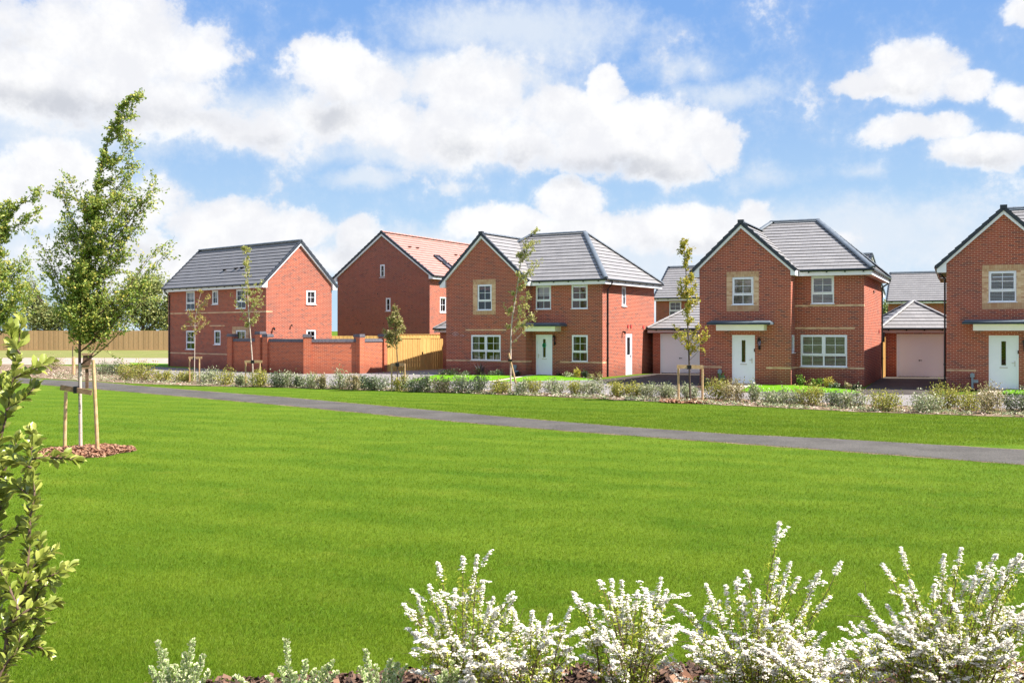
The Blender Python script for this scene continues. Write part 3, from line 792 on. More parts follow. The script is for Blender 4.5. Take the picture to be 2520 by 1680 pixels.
def detached(name, loc, th, label, P, group=None):
    """house with a front gable wing beside a hipped main range (local x along the front, y to the back)"""
    h = empty(name, loc, -radians(th), label, 'house', group)
    D, R, Lw, w, e = P['D'], P['R'], P['Lw'], P['w'], P['e']; sa, ha = P['sa'], P['ha']; z0 = -.25
    oh = .38; ez = e + .26; za = ha + .26        # roof plane: eave line and wing ridge
    sl_, sr = -Lw - .38, -R + .22
    kl = (za - ez) / (sa - sl_); kr = (za - ez) / (sr - sa)
    tl = ez + kl * (-Lw - sl_) - .24; tr_ = ez + kr * (sr + R) - .24
    fw = MB(); ops = P['ops']
    o_main = [(a + R, c + R, z, f) for a, c, z, f in ops.get('main', [])]; o_wing = [(a + Lw, c + Lw, z, f) for a, c, z, f in ops.get('wing', [])]
    o_side = list(ops.get('side', [])); o_ret = [(a + w, c + w, z, f) for a, c, z, f in ops.get('ret', [])]
    opening_wall(fw, (-R, 0), (1, 0), R, z0, e + .02, o_main, 'brick')
    opening_wall(fw, (-Lw, -w), (1, 0), Lw - R, z0, e + .02, [(a, c, z, min(f, e + .02)) for a, c, z, f in o_wing], 'brick') if not P.get('wing_high') else None
    if P.get('wing_high'):
        # openings reach above the eave line: solid wall up to their head, gable above it
        zt = max(f for *_, f in o_wing); zt += .04
        ul = Lw + sa - (za - .24 - zt) / kl; ur = Lw + sa + (za - .24 - zt) / kr
        ul = max(0, ul); ur = min(Lw - R, ur)
        opening_wall(fw, (-Lw, -w), (1, 0), Lw - R, z0, min(tl, tr_), o_wing_low(o_wing, min(tl, tr_)), 'brick')
        zm = min(tl, tr_)
        oo = [(a, c, zm, f) for a, c, z, f in o_wing if f > zm]
        A = lambda u, z: (u - Lw, -w, z)
        if oo:
            a, c = oo[0][0], oo[0][1]; hz_ = oo[0][3]
            fw.face([A(0, zm), A(a, zm), A(a, hz_), A(max(ul, 0), hz_) if ul > 0 else A(0, tl)], 'brick')
            fw.face([A(c, zm), A(Lw - R, zm), A(ur, hz_) if ur < Lw - R else A(Lw - R, tr_), A(c, hz_)], 'brick')
            top = [A(max(ul, 0), hz_), A(a, hz_), A(c, hz_), A(ur, hz_), A(Lw + sa, za - .24)]
            fw.face([A(max(ul, 0), hz_), A(ur, hz_), A(Lw + sa, za - .24)], 'brick')
            for q in ((a, 1), (c, -1)):
                pp = [A(q[0], zm), (q[0] - Lw, -w + .1, zm), (q[0] - Lw, -w + .1, hz_), A(q[0], hz_)]; fw.face(pp[::q[1]], 'brick')
            fw.face([A(a, hz_), (a - Lw, -w + .1, hz_), (c - Lw, -w + .1, hz_), A(c, hz_)], 'brick')
        else: fw.face([A(0, zm), A(Lw - R, zm), A(Lw - R, tr_), A(Lw + sa, za - .24), A(0, tl)], 'brick')
    opening_wall(fw, (-R, -w), (0, 1), w, z0, e + .02, o_ret, 'brick')
    opening_wall(fw, (0, 0), (0, 1), D, z0, e + .02, o_side, 'brick')
    opening_wall(fw, (-Lw, D), (0, -1), D + w, z0, e + .02, [], 'brick'); opening_wall(fw, (0, D), (-1, 0), Lw, z0, e + .02, [], 'brick')
    fw.face([(-Lw, -w, .02), (-Lw, D, .02), (0, D, .02), (0, 0, .02), (-R, 0, .02), (-R, -w, .02)], 'room')
    wall = fw.build('wall', h)
    # brick bands and window surround
    for pl, a, c, z in P['bands']:
        bb = MB()
        if pl == 'm': bb.box(a, c, -.003, .02, z, z + .075, 'buff')
        if pl == 'w': bb.box(a, c, -w - .003, -w + .02, z, z + .075, 'buff')
        if pl == 's': bb.box(-.02, .003, a, c, z, z + .075, 'buff')
        if pl == 'r': bb.box(-R - .02, -R + .003, a, c, z, z + .075, 'buff')
        bb.build('brick_band', h)
    if 'surr' in P:
        a, c, z, f, ia, ic, iz, if_ = P['surr']; sb = MB(); y0, y1 = -w - .004, -w + .02
        sb.box(a, c, y0, y1, if_, f, 'buff_soldier'); sb.box(a, c, y0, y1, z, iz - .03, 'buff_soldier'); sb.box(a, ia, y0, y1, iz - .03, if_, 'buff'); sb.box(ic, c, y0, y1, iz - .03, if_, 'buff')
        sb.build('window_surround', h)
    # roof
    rb = MB(); tl_, ed = P['tile'], 'tile_edge'; hr, r1, r2 = P['hr'], P['r1'], P['r2']
    f0, f1, f2, f3 = (-Lw - oh, -oh, ez), (oh, -oh, ez), (r2, D / 2, hr), (r1, D / 2, hr)
    b0, b1 = (-Lw - oh, D + oh, ez), (oh, D + oh, ez)
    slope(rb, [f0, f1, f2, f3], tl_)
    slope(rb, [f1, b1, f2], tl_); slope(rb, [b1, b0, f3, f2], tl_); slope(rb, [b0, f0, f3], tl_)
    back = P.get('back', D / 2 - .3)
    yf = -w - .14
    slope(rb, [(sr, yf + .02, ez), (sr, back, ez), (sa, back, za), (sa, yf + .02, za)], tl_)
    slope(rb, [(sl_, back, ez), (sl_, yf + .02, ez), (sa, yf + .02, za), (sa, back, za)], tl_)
    rb.face([(sl_ + .1, back - .02, ez), (sr - .1, back - .02, ez), (sa, back - .02, za - .05)], tl_)
    roof = rb.build('roof', h)
    q = MB(); up = Vector((0, 0, .055))
    ridge_run(q, Vector(f3) + up, Vector(f2) + up); ridge_run(q, Vector(f2) + up, Vector(f1) + up + Vector((.02, -.02, 0))); ridge_run(q, Vector(f2) + up, Vector(b1) + up); ridge_run(q, Vector(f3) + up, Vector(f3).lerp(Vector(f0), .55) + up); ridge_run(q, Vector(f3) + up, Vector(b0) + up)
    ridge_run(q, (sa, yf, za + .045), (sa, back, za + .045), 'ridge', .10)
    # lead valley
    q.build('ridge_tile', roof)
    if P.get('vents'):
        q = MB()
        for p_, d_, n_ in P['vents']: q = MB(); vent(q, p_, d_, n_); q.build('roof_vent', roof)
    # verge, barge board, kneelers
    q = MB(); out = (0, -1, 0)
    verge_run(q, (sl_ - .03, -w - .14, ez - .02), (sa, -w - .14, za + .045), out); q.build('verge', roof); q = MB(); verge_run(q, (sr + .03, -w - .14, ez - .02), (sa, -w - .14, za + .045), out)
    q.box(sa - .13, sa + .13, -w - .18, -w, za - .03, za + .13, 'verge')
    q.build('verge', roof)
    q = MB(); t_ = .17
    def plane_z(s_): return za - (sa - s_) * kl if s_ < sa else za - (s_ - sa) * kr
    for a, c in ((-Lw, sa), (sa, -R)):
        q.prism([(a, -w - .12, plane_z(a) - .24), (c, -w - .12, plane_z(c) - .24), (c, -w - .12, plane_z(c) - .05), (a, -w - .12, plane_z(a) - .05)], (0, .03, 0), 'white')
        q.prism([(a, -w - .09, plane_z(a) - .24), (c, -w - .09, plane_z(c) - .24), (c, -w - .09, plane_z(c) - .22), (a, -w - .09, plane_z(a) - .22)], (0, .10, 0), 'white')
    for a, c, x in ((-Lw, sl_ + .02, 1), (-R, sr - .02, -1)):
        poly = [(a, e), (c, e), (c, plane_z(c) - .04), (a, plane_z(a) - .05)]
        q.prism([(u, -w - .125, z) for u, z in (poly[::-1] if x > 0 else poly)], (0, .125 + (.25 if x > 0 else w - .0), 0), 'white')
    q.build('barge_board', roof)
    # fascia, soffit, gutter of the main range
    q = MB(); sx = sr
    q.box(sx, oh - .03, -oh + .02, -oh + .045, e, ez - .03, 'white'); q.box(sx, oh - .05, -oh + .045, .0, e, e + .015, 'white')
    q.box(oh - .05, oh - .025, -oh + .045, D + oh - .04, e, ez - .03, 'white'); q.box(0, oh - .05, -oh + .05, D + oh - .05, e + .001, e + .016, 'soffit')
    q.box(-Lw - oh + .02, -Lw - oh + .045, -w + .3, D + oh - .04, e, ez - .03, 'white'); q.box(-Lw - oh + .045, oh - .05, D + oh - .045, D + oh - .02, e, ez - .03, 'white')
    q.build('fascia', h)
    q = MB(); gz = ez - .035
    gutter_run(q, (sx + .05, -oh - .035, gz), (oh + .02, -oh - .035, gz)); gutter_run(q, (oh + .03, -oh, gz), (oh + .03, D + oh, gz)); gutter_run(q, (-Lw - oh - .03, -w, gz), (-Lw - oh - .03, D + oh, gz))
    q.build('gutter', h)
    q = MB()
    for a in P['pipes']: downpipe(q, *a)
    q.build('downpipe', h)
    # windows and doors
    MM = {'m': frame_matrix((0, 0), (1, 0)), 'w': frame_matrix((0, -w), (1, 0)), 's': frame_matrix((0, 0), (0, 1)), 'r': frame_matrix((-R, 0), (0, 1))}
    for pl, a, c, z, f, kw in P['windows']: make_window(h, MM[pl], a, c, z, f, **kw)
    for pl, a, c, z, f, kw in P['doors']: make_door(h, MM[pl], a, c, z, f, **kw)
    for pl, u, z in P['lanterns']: make_lantern(h, MM[pl], u, z)
    # canopy over the door
    pl, a, c, ia, ic, z, zt = P['canopy']; M = MM[pl]; q = MB()
    A, B = (a, .0, .86), None
    pts0 = [(a, .86, z + .0), (c, .86, z), (c, .86, z + .09), (a, .86, z + .09)]
    q.face([M @ Vector(p) for p in pts0], 'canopy')
    ring = [(a, 0, z), (a, .86, z), (c, .86, z), (c, 0, z)]; ring2 = [(a, 0, z + .09), (a, .86, z + .09), (c, .86, z + .09), (c, 0, z + .09)]; top = [(a + .14, 0, zt), (a + .14, .60, zt), (c - .14, .60, zt), (c - .14, 0, zt)]
    for r0, r1 in ((ring, ring2), (ring2, top)):
        for i in range(3): q.face([M @ Vector(r0[i]), M @ Vector(r0[i + 1]), M @ Vector(r1[i + 1]), M @ Vector(r1[i])], 'canopy')
    q.face([M @ Vector(p) for p in top], 'canopy'); q.face([M @ Vector(p) for p in ring[::-1]], 'cream')
    can = q.build('canopy', h)
    q = MB(); q.box(ia, ic, .0, .66, z - .26, z - .002, 'cream', M); q.build('canopy_box', can)
    if 'extra' in P: P['extra'](h, MM)
    return h


def o_wing_low(ops, zm): return [(a, c, z, min(f, zm)) for a, c, z, f in ops]


e0 = 4.85
KS = dict(blind='slats')


def extra_C(h, MM):
    q = MB(); M = MM['w']; q.box(-6.07, -6.0, .0, .08, 0, .72, 'post_grey', M); q.box(-6.0, -5.80, .0, .09, .26, .42, 'post_grey', M)
    q.box(-6.12, -5.95, .0, .10, .52, .68, 'post_grey', M); q.build('meter_box', h)
    q = MB(); q.box(-4.52, -4.48, .0, .03, 1.5, 1.64, 'black', M); q.build('doorbell', h)
    q = MB(); q.box(4.0, 4.12, 0, .05, 4.2, 4.33, 'black', MM['s']); q.build('wall_vent', h); q = MB(); q.box(6.7, 6.82, 0, .04, 2.3, 2.48, 'poster_red', MM['s']); q.build('wall_vent', h)


C_ = dict(D=8.2, R=2.92, Lw=6.97, w=1.07, e=e0, sa=-5.08, ha=6.985, hr=7.72, r1=-4.72, r2=-2.54, tile='grey_tile', wing_high=True, back=3.3,
          ops=dict(main=[(-2.22, -1.25, 3.62, e0), (-2.68, -.70, .84, 2.26)], wing=[(-5.49, -4.54, 3.59, 4.83), (-5.49, -4.48, .06, 2.24)], ret=[(-.82, -.12, 1.46, 2.26)]),
          bands=[('w', -6.97, -5.95, .765), ('w', -3.99, -2.92, .765), ('r', -1.07, 0, .765), ('m', -2.92, 0, .765), ('s', 0, .225, .765), ('m', -2.92, 0, 3.50), ('s', 0, .225, 3.50), ('m', -2.92, -.38, 2.51)],
          surr=(-5.74, -4.31, 3.31, 5.07, -5.49, -4.54, 3.59, 4.83),
          windows=[('m', -2.22, -1.25, 3.62, e0, KS), ('m', -2.68, -.70, .84, 2.26, dict(cols=2, blind='slats')), ('w', -5.49, -4.54, 3.59, 4.83, KS), ('r', -.82, -.12, 1.46, 2.26, dict(split=None))],
          doors=[('w', -5.49, -4.48, .06, 2.24, dict(hinge=1))], lanterns=[('w', -4.28, 1.6)], canopy=('w', -6.44, -3.64, -6.06, -3.96, 2.70, 2.88),
          pipes=[((.40, 8.2 + .3, e0 + .22), (.05, 8.1))], extra=extra_C)
house_C = detached('brick_house', (15.285, 42.95, 0), 25.4, 'brick house standing between two garages, slatted blinds in its windows', C_, 'brick houses facing the green')


def extra_B(h, MM):
    M = MM['w']; q = MB(); q.box(-4.98, -4.90, .0, .07, 0, .45, 'post_grey', M); q.box(-5.03, -4.85, .0, .10, .42, .62, 'post_grey', M); q.box(-4.90, -4.72, .0, .08, .22, .32, 'post_grey', M); q.build('meter_box', h)
    q = MB(); M = MM['s']
    for a, c, z in ((3.06, 3.18, 2.62), (3.46, 3.58, 2.62), (5.1, 5.26, 2.6)): q = MB(); q.box(a, c, 0, .04, z, z + .16, 'poster_red', M); q.build('wall_vent', h)
    q = MB(); c = M @ Vector((2.45, .02, 2.42)); q.tube([c, M @ Vector((2.45, .14, 2.40)), M @ Vector((2.45, .16, 2.30))], [.04, .06, .05], 'black', 7); q.build('wall_light', h)
    M = MM['w']
    for a, z in ((-8.99, 2.32), (-8.88, 2.32 - .075), (-9.10, 2.32 - .075), (-8.99, 2.32 - .15), (-8.55, 2.32 - .15)):
        q = MB()
        for e_ in ((a, a + .215, z, z + .01), (a, a + .215, z + .066, z + .076), (a - .006, a + .004, z, z + .076), (a + .212, a + .222, z, z + .076)): q.box(e_[0], e_[1], -.002, .0025 + random.random() * .0008, e_[2], e_[3], 'garage_trim', M)
        q.build('brick_repair', h)


B_ = dict(D=6.74, R=4.28, Lw=9.53, w=.63, e=e0 + .05, sa=-7.10, ha=7.57, hr=8.00, r1=-6.35, r2=-2.78, tile='grey_tile', wing_high=True, back=3.7,
          ops=dict(main=[(-4.03, -3.08, 3.63, e0 + .05), (-1.84, -.87, 3.63, e0 + .05), (-4.01, -3.0, .06, 2.25), (-1.82, -.86, .83, 2.25)],
                   wing=[(-7.41, -6.46, 3.6, 5.03), (-7.84, -5.88, .83, 2.24)], side=[(2.36, 2.94, 3.80, 4.86), (2.87, 3.69, .02, 2.29)]),
          bands=[('w', -9.53, -4.28, .77), ('r', -.63, 0, .77), ('m', -2.52, 0, .77), ('s', 0, .45, .77), ('w', -8.20, -5.54, 2.47)],
          surr=(-7.70, -6.21, 3.35, 5.30, -7.41, -6.46, 3.6, 5.03),
          windows=[('m', -4.03, -3.08, 3.63, e0 + .05, dict(blind='half')), ('m', -1.84, -.87, 3.63, e0 + .05, {}), ('m', -1.82, -.86, .83, 2.25, dict(blind='curtain')), ('w', -7.41, -6.46, 3.6, 5.03, {}),
                   ('w', -7.84, -5.88, .83, 2.24, dict(cols=2, blind='curtain')), ('s', 2.36, 2.94, 3.80, 4.86, dict(split=None, bars=2, blind='slats'))],
          doors=[('m', -4.01, -3.0, .06, 2.25, dict(hinge=-1, wreath=True)), ('s', 2.87, 3.69, .02, 2.29, dict(hinge=1, half=True))], lanterns=[('m', -2.84, 1.72)],
          canopy=('m', -4.53, -2.09, -4.35, -2.46, 2.70, 2.90), pipes=[((.40, .35, e0 + .27), (.05, .55))], extra=extra_B,
          vents=[((-5.9, 1.9, 6.97), (.72, 0, -.69), (.69, 0, .72))])
house_B = detached('brick_house', (4.723, 51.64, -.04), 31.5, 'brick house with green wreath on its front door and a sunlit side door', B_, 'brick houses facing the green')


def extra_D(h, MM):
    q = MB(); M = MM['w']; q.box(-5.98, -5.90, .0, .08, 0, .70, 'post_grey', M); q.box(-5.90, -5.72, .0, .09, .30, .42, 'post_grey', M); q.box(-6.02, -5.86, .0, .10, .52, .68, 'post_grey', M); q.build('meter_box', h)
    q = MB(); q.box(-4.28, -4.24, .0, .03, 1.5, 1.64, 'black', M); q.build('doorbell', h)


D_ = dict(C_); D_.update(R=2.62, Lw=6.92, sa=-4.79, ha=7.15, hr=7.9, r1=-4.6, ops=dict(main=[], wing=[(-5.34, -4.32, 3.6, 4.87), (-5.33, -4.24, .05, 2.24)], ret=[]),
                         bands=[('w', -6.92, -5.80, .765)], surr=(-5.58, -3.98, 3.32, 5.12, -5.34, -4.32, 3.6, 4.87), windows=[('w', -5.34, -4.32, 3.6, 4.87, KS)], doors=[('w', -5.33, -4.24, .05, 2.24, dict(hinge=1))],
                         lanterns=[('w', -4.02, 1.6)], canopy=('w', -6.33, -3.30, -5.92, -3.66, 2.70, 2.88), pipes=[((-7.25, -.95, e0 + .22), (-6.98, -.75))], extra=extra_D)
house_D = detached('brick_house', (24.80, 39.25, 0), 24.2, 'red brick house cut by the frame edge, black downpipe at its corner, buff surround upstairs', D_, 'brick houses facing the green')


def gable_house(name, loc, th, label, P, cat='house', group=None):
    """plain range with its ridge along x (local) and gables at both ends"""
    h = empty(name, loc, -radians(th), label, cat, group); L, D, e, ha = P['L'], P['D'], P['e'], P['ha']; z0 = -.2
    br = P.get('brick', 'brick'); b = MB(); o = P.get('ops', {}); oh = .35; ez = e + .24; za = ha + .26; k = (za - ez) / (D / 2 + oh); zs = ez + k * oh - .24
    opening_wall(b, (-L, 0), (1, 0), L, z0, e + .02, [(a + L, c + L, z, f) for a, c, z, f in o.get('front', [])], br)
    opening_wall(b, (0, 0), (0, 1), D, z0, min(zs, P.get('gz', zs)), o.get('side', []), br); b.face([(0, 0, zs), (0, D, zs), (0, D / 2, za - .24)], br)
    opening_wall(b, (0, D), (-1, 0), L, z0, e + .02, [], br); opening_wall(b, (-L, D), (0, -1), D, z0, zs, [], br); b.face([(-L, D, zs), (-L, 0, zs), (-L, D / 2, za - .24)], br)
    b.build('wall', h)
    if P.get('bands'):
        for pl, a, c, z in P['bands']:
            q = MB()
            if pl == 'f': q.box(a, c, -.003, .02, z, z + .075, 'buff')
            else: q.box(-.02, .003, a, c, z, z + .075, 'buff')
            q.build('brick_band', h)
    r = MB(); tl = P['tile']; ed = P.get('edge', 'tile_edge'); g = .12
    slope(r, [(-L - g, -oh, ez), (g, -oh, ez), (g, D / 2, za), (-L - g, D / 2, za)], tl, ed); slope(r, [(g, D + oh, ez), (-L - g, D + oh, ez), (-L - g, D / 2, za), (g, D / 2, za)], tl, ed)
    roof = r.build('roof', h); q = MB(); ridge_run(q, (-L - g, D / 2, za + .05), (g, D / 2, za + .05), P.get('ridge', 'ridge')); q.build('ridge_tile', roof)
    q = MB()
    for x, s in ((g + .02, 1), (-L - g - .02, -1)):
        for y in (-oh - .03, D + oh + .03): q = MB(); verge_run(q, (x, y, ez - .02), (x, D / 2, za + .04), (s, 0, 0)); q.build('verge', roof)
    for x, s in ((.12, 1), (-L - .12, -1)):
        q = MB()
        for y0, y1 in ((0, D / 2), (D, D / 2)):
            q.prism([(x, y0, zs), (x, y1, za - .24), (x, y1, za - .06), (x, y0, zs + .18)], (-s * .03, 0, 0), 'white'); q.prism([(x, y0, zs), (x, y1, za - .24), (x, y1, za - .22), (x, y0, zs + .02)], (-s * .12, 0, 0), 'white')
        for y0, y1 in ((0, -oh + .02), (D, D + oh - .02)):
            q.prism([(x + .005 * s, y0, e), (x + .005 * s, y1, e), (x + .005 * s, y1, ez - .03), (x + .005 * s, y0, zs + .19)], (-s * .33, 0, 0), 'white')
        q.build('barge_board', roof)
    q = MB()
    for y0, y1 in ((-oh + .02, -oh + .045), (D + oh - .045, D + oh - .02)): q.box(-L + .1, -.1, y0, y1, e, ez - .03, 'white')
    q.box(-L, 0, -oh + .045, 0, e + .001, e + .016, 'white'); q.box(-L, 0, D, D + oh - .045, e + .001, e + .016, 'white'); q.build('fascia', h)
    q = MB(); gutter_run(q, (-L - .1, -oh - .035, ez - .035), (.1, -oh - .035, ez - .035), .9); q.build('gutter', h); q = MB(); gutter_run(q, (-L - .1, D + oh + .035, ez - .035), (.1, D + oh + .035, ez - .035), .9); q.build('gutter', h)
    if P.get('pipes'):
        q = MB()
        for a in P['pipes']: downpipe(q, *a)
        q.build('downpipe', h)
    MM = {'f': frame_matrix((0, 0), (1, 0)), 's': frame_matrix((0, 0), (0, 1))}
    for pl, a, c, z, f, kw in P.get('windows', []): make_window(h, MM[pl], a, c, z, f, **kw)
    if P.get('vents'):
        q = MB()
        for u, v in P['vents']:
            q = MB(); sl = Vector((0, -1, -k)).normalized(); y = -oh + v; vent(q, (u, y, ez + k * v + .02), sl, (0, -k, 1), P.get('ventmat', 'tile_edge')); q.build('roof_vent', roof)
    if 'extra' in P: P['extra'](h, MM, roof, k, ez, oh)
    return h


def extra_A(h, MM, roof, k, ez, oh):
    q = MB(); M = MM['f']; y0, y1 = -.004, .02
    q.box(-3.56, -1.80, y0, y1, 2.47, 2.68, 'buff_soldier'); q.box(-3.56, -3.19, y0, y1, .8, 2.47, 'buff'); q.box(-2.11, -1.80, y0, y1, .8, 2.47, 'buff'); q.build('window_surround', h)
    q = MB(); q.tube([(.02, .48, 2.60), (.14, .48, 2.57), (.16, .48, 2.46)], [.04, .07, .05], 'black', 7); q.build('wall_light', h); q = MB(); q.tube([(.02, 1.77, 2.78), (.10, 1.77, 2.76), (.12, 1.77, 2.70)], [.03, .05, .04], 'black', 7); q.build('wall_light', h)


A_ = dict(L=11.17, D=4.85, e=4.98, ha=7.62, tile='dark_tile', bands=[('f', -11.17, 0, .93), ('f', -11.17, 0, 3.52), ('s', 0, .45, 3.52), ('f', -9.06, -7.44, 2.70), ('f', -6.11, -4.40, 2.70)],
          ops=dict(front=[(-8.95, -7.88, 3.76, 4.97), (-5.85, -5.14, 4.07, 4.95), (-3.16, -2.13, 3.77, 4.95), (-8.95, -7.88, 1.21, 2.44), (-5.62, -4.87, 1.55, 2.46), (-3.19, -2.11, 1.22, 2.47)],
                   side=[(2.91, 3.64, 4.04, 4.92), (2.91, 3.64, 1.26, 2.49)]),
          windows=[('f', -8.95, -7.88, 3.76, 4.97, dict(blind='half')), ('f', -5.85, -5.14, 4.07, 4.95, dict(split=None, blind='half')), ('f', -3.16, -2.13, 3.77, 4.95, {}), ('f', -8.95, -7.88, 1.21, 2.44, dict(blind='curtain')),
                   ('f', -5.62, -4.87, 1.55, 2.46, dict(split=None)), ('f', -3.19, -2.11, 1.22, 2.47, dict(split=None, cols=1, bars=1)), ('s', 2.91, 3.64, 4.04, 4.92, dict(split=None, blind='slats')), ('s', 2.91, 3.64, 1.26, 2.49, {})],
          pipes=[((-10.95, -.385, 5.18), (-10.95, -.05))], vents=[(-5.5, 1.15), (-4.3, 1.2), (-3.65, 1.22)], extra=extra_A)
house_A = gable_house('brick_house', (-14.53, 58.46, 0), 41.5, 'brick house with dark gabled roof and sunlit orange end wall behind garden wall', A_, group='brick houses facing the green')


def extra_E(h, MM, roof, k, ez, oh):
    pass


def build_E():
    a = radians(28); D, L = 7.92, 14.; e, ha = 5.98, 9.10; ez, za = e + .24, ha + .26; oh = .35; k = (za - ez) / (D / 2 + oh); zs = ez + k * oh - .24
    h = empty('brick_house', (-5.66, 68, 0), -a, 'tall brick house with pink tiled roof and two narrow gable windows', 'house', 'houses behind the garden walls')
    b = MB(); A = lambda u, z: (u, 0, z)
    # gable wall in strips so that the upper slot window is open too
    opening_wall(b, (-D, 0), (1, 0), D, -.2, zs, [(D - 3.68, D - 3.26, 3.79, 4.74)], 'brick_plain')
    zt = lambda u: za - .24 - k * abs(u + D / 2); w0, w1, wz0, wz1 = -4.17, -3.75, 6.17, 7.1
    for x0, x1 in ((-D, w0), (w1, 0)):
        pts = [A(x0, zs), A(x1, zs), A(x1, zt(x1))] + ([A(-D / 2, za - .24)] if x0 < -D / 2 < x1 else []) + ([A(x0, zt(x0))] if zt(x0) > zs + .01 else [])
        b.face(pts, 'brick_plain')
    b.face([A(w0, zs), A(w1, zs), A(w1, wz0), A(w0, wz0)], 'brick_plain'); b.face([A(w0, wz1), A(w1, wz1), A(w1, zt(w1)), A(-D / 2, za - .24), A(w0, zt(w0))], 'brick_plain')
    for x in (w0, w1): b.face([(x, 0, wz0), (x, .1, wz0), (x, .1, wz1), (x, 0, wz1)], 'brick_plain')
    opening_wall(b, (0, 0), (0, 1), L, -.2, e + .02, [(1.32, 2.15, 3.69, 4.79)], 'brick'); opening_wall(b, (0, L), (-1, 0), D, -.2, zs, [], 'brick_plain'); opening_wall(b, (-D, L), (0, -1), L, -.2, e + .02, [], 'brick_plain')
    b.face([(0, L, zs), (-D, L, zs), (-D / 2, L, za - .24)], 'brick_plain'); b.build('wall', h)
    r = MB(); g = .12; sa = -D / 2
    slope(r, [(oh, -g, ez), (oh, L + g, ez), (sa, L + g, za), (sa, -g, za)], 'red_tile', 'red_edge'); slope(r, [(-D - oh, L + g, ez), (-D - oh, -g, ez), (sa, -g, za), (sa, L + g, za)], 'red_tile', 'red_edge')
    roof = r.build('roof', h); q = MB(); ridge_run(q, (sa, -g, za + .05), (sa, L + g, za + .05), 'red_tile'); q.build('ridge_tile', roof)
    q = MB(); verge_run(q, (oh + .03, -g - .02, ez - .02), (sa, -g - .02, za + .04), (0, -1, 0)); q.build('verge', roof); q = MB(); verge_run(q, (-D - oh - .03, -g - .02, ez - .02), (sa, -g - .02, za + .04), (0, -1, 0)); q.build('verge', roof)
    q = MB()
    for x0, s in ((0, 1), (-D, -1)): q.prism([(x0, -.12, zs), (sa, -.12, za - .24), (sa, -.12, za - .06), (x0, -.12, zs + .18)], (0, .1, 0), 'white')
    for x0, x1 in ((0, oh - .02), (-D, -D - oh + .02)): q.prism([(x0, -.13, e), (x1, -.13, e), (x1, -.13, ez - .03), (x0, -.13, zs + .19)], (0, .35, 0), 'white')
    q.build('barge_board', roof)
    q = MB(); q.box(oh - .045, oh - .02, .2, L, e, ez - .03, 'white'); q.box(0, oh - .045, .2, L, e, e + .015, 'white'); q.build('fascia', h)
    q = MB(); gutter_run(q, (oh + .035, -.1, ez - .035), (oh + .035, L, ez - .035)); q.build('gutter', h)
    M = frame_matrix((0, 0), (1, 0)); make_window(h, M, -3.68, -3.26, 3.79, 4.74, split=None); make_window(h, M, w0, w1, wz0, wz1, split=None)
    Ms = frame_matrix((0, 0), (0, 1)); wn = make_window(h, Ms, 1.32, 2.15, 3.69, 4.79, split=None)
    # its opened top-hung sash
    s_ = MB(); T = Ms @ Matrix.Translation((1.36, .0, 4.74)) @ Matrix.Rotation(radians(-28), 4, 'X')
    for q_ in ((0, .75, -.05, 0), (0, .75, -1.0, -.94), (0, .06, -.94, -.05), (.69, .75, -.94, -.05), (.36, .39, -.94, -.05), (.06, .69, -.36, -.335), (.06, .69, -.66, -.635)): s_.box(q_[0], q_[1], .0, .035, q_[2], q_[3], 'white', T)
    so_ = s_.build('open_sash', wn); p = MB(); p.face([T @ Vector(v) for v in ((.03, .02, -.97), (.72, .02, -.97), (.72, .02, -.03), (.03, .02, -.03))], 'glass'); p.build('pane', so_)
    # roof windows and vents on the near slope
    n = Vector((k, 0, 1)).normalized(); d = Vector((1, 0, -k)).normalized()
    def on(u, t, o=0.): x = oh - u; return Vector((x, t, ez + k * u)) + n * o
    for t0 in (3.3,):
        for u0, u1 in ((.75, 1.45), (1.55, 2.2)):
            q = MB()
            for (a, c, e_, f) in ((u0, u1, t0, t0 + .08), (u0, u1, t0 + .72, t0 + .8), (u0, u0 + .07, t0, t0 + .8), (u1 - .07, u1, t0, t0 + .8)):
                q.prism([on(a, e_, .05), on(a, f, .05), on(c, f, .05), on(c, e_, .05)], n * .09, 'verge')
            rw = q.build('roof_window', roof); q = MB(); q.face([on(u0, t0, .10), on(u0, t0 + .8, .10), on(u1, t0 + .8, .10), on(u1, t0, .10)], 'glass'); q.face([on(u0, t0, .045), on(u0, t0 + .8, .045), on(u1, t0 + .8, .045), on(u1, t0, .045)], 'room'); q.build('pane', rw)
    q = MB()
    for u, t in ((3.0, 1.3), (3.0, 2.3), (2.75, 7.2), (2.75, 8.)): q = MB(); vent(q, on(u, t, .03), d, n, 'red_edge'); q.build('roof_vent', roof)
    for u, z in ((-4.4, 5.0), (-5.9, 2.9), (-3.9, 2.9)): q = MB(); q.box(u, u + .07, -.02, .01, z, z + .07, 'black'); q.build('wall_vent', h)


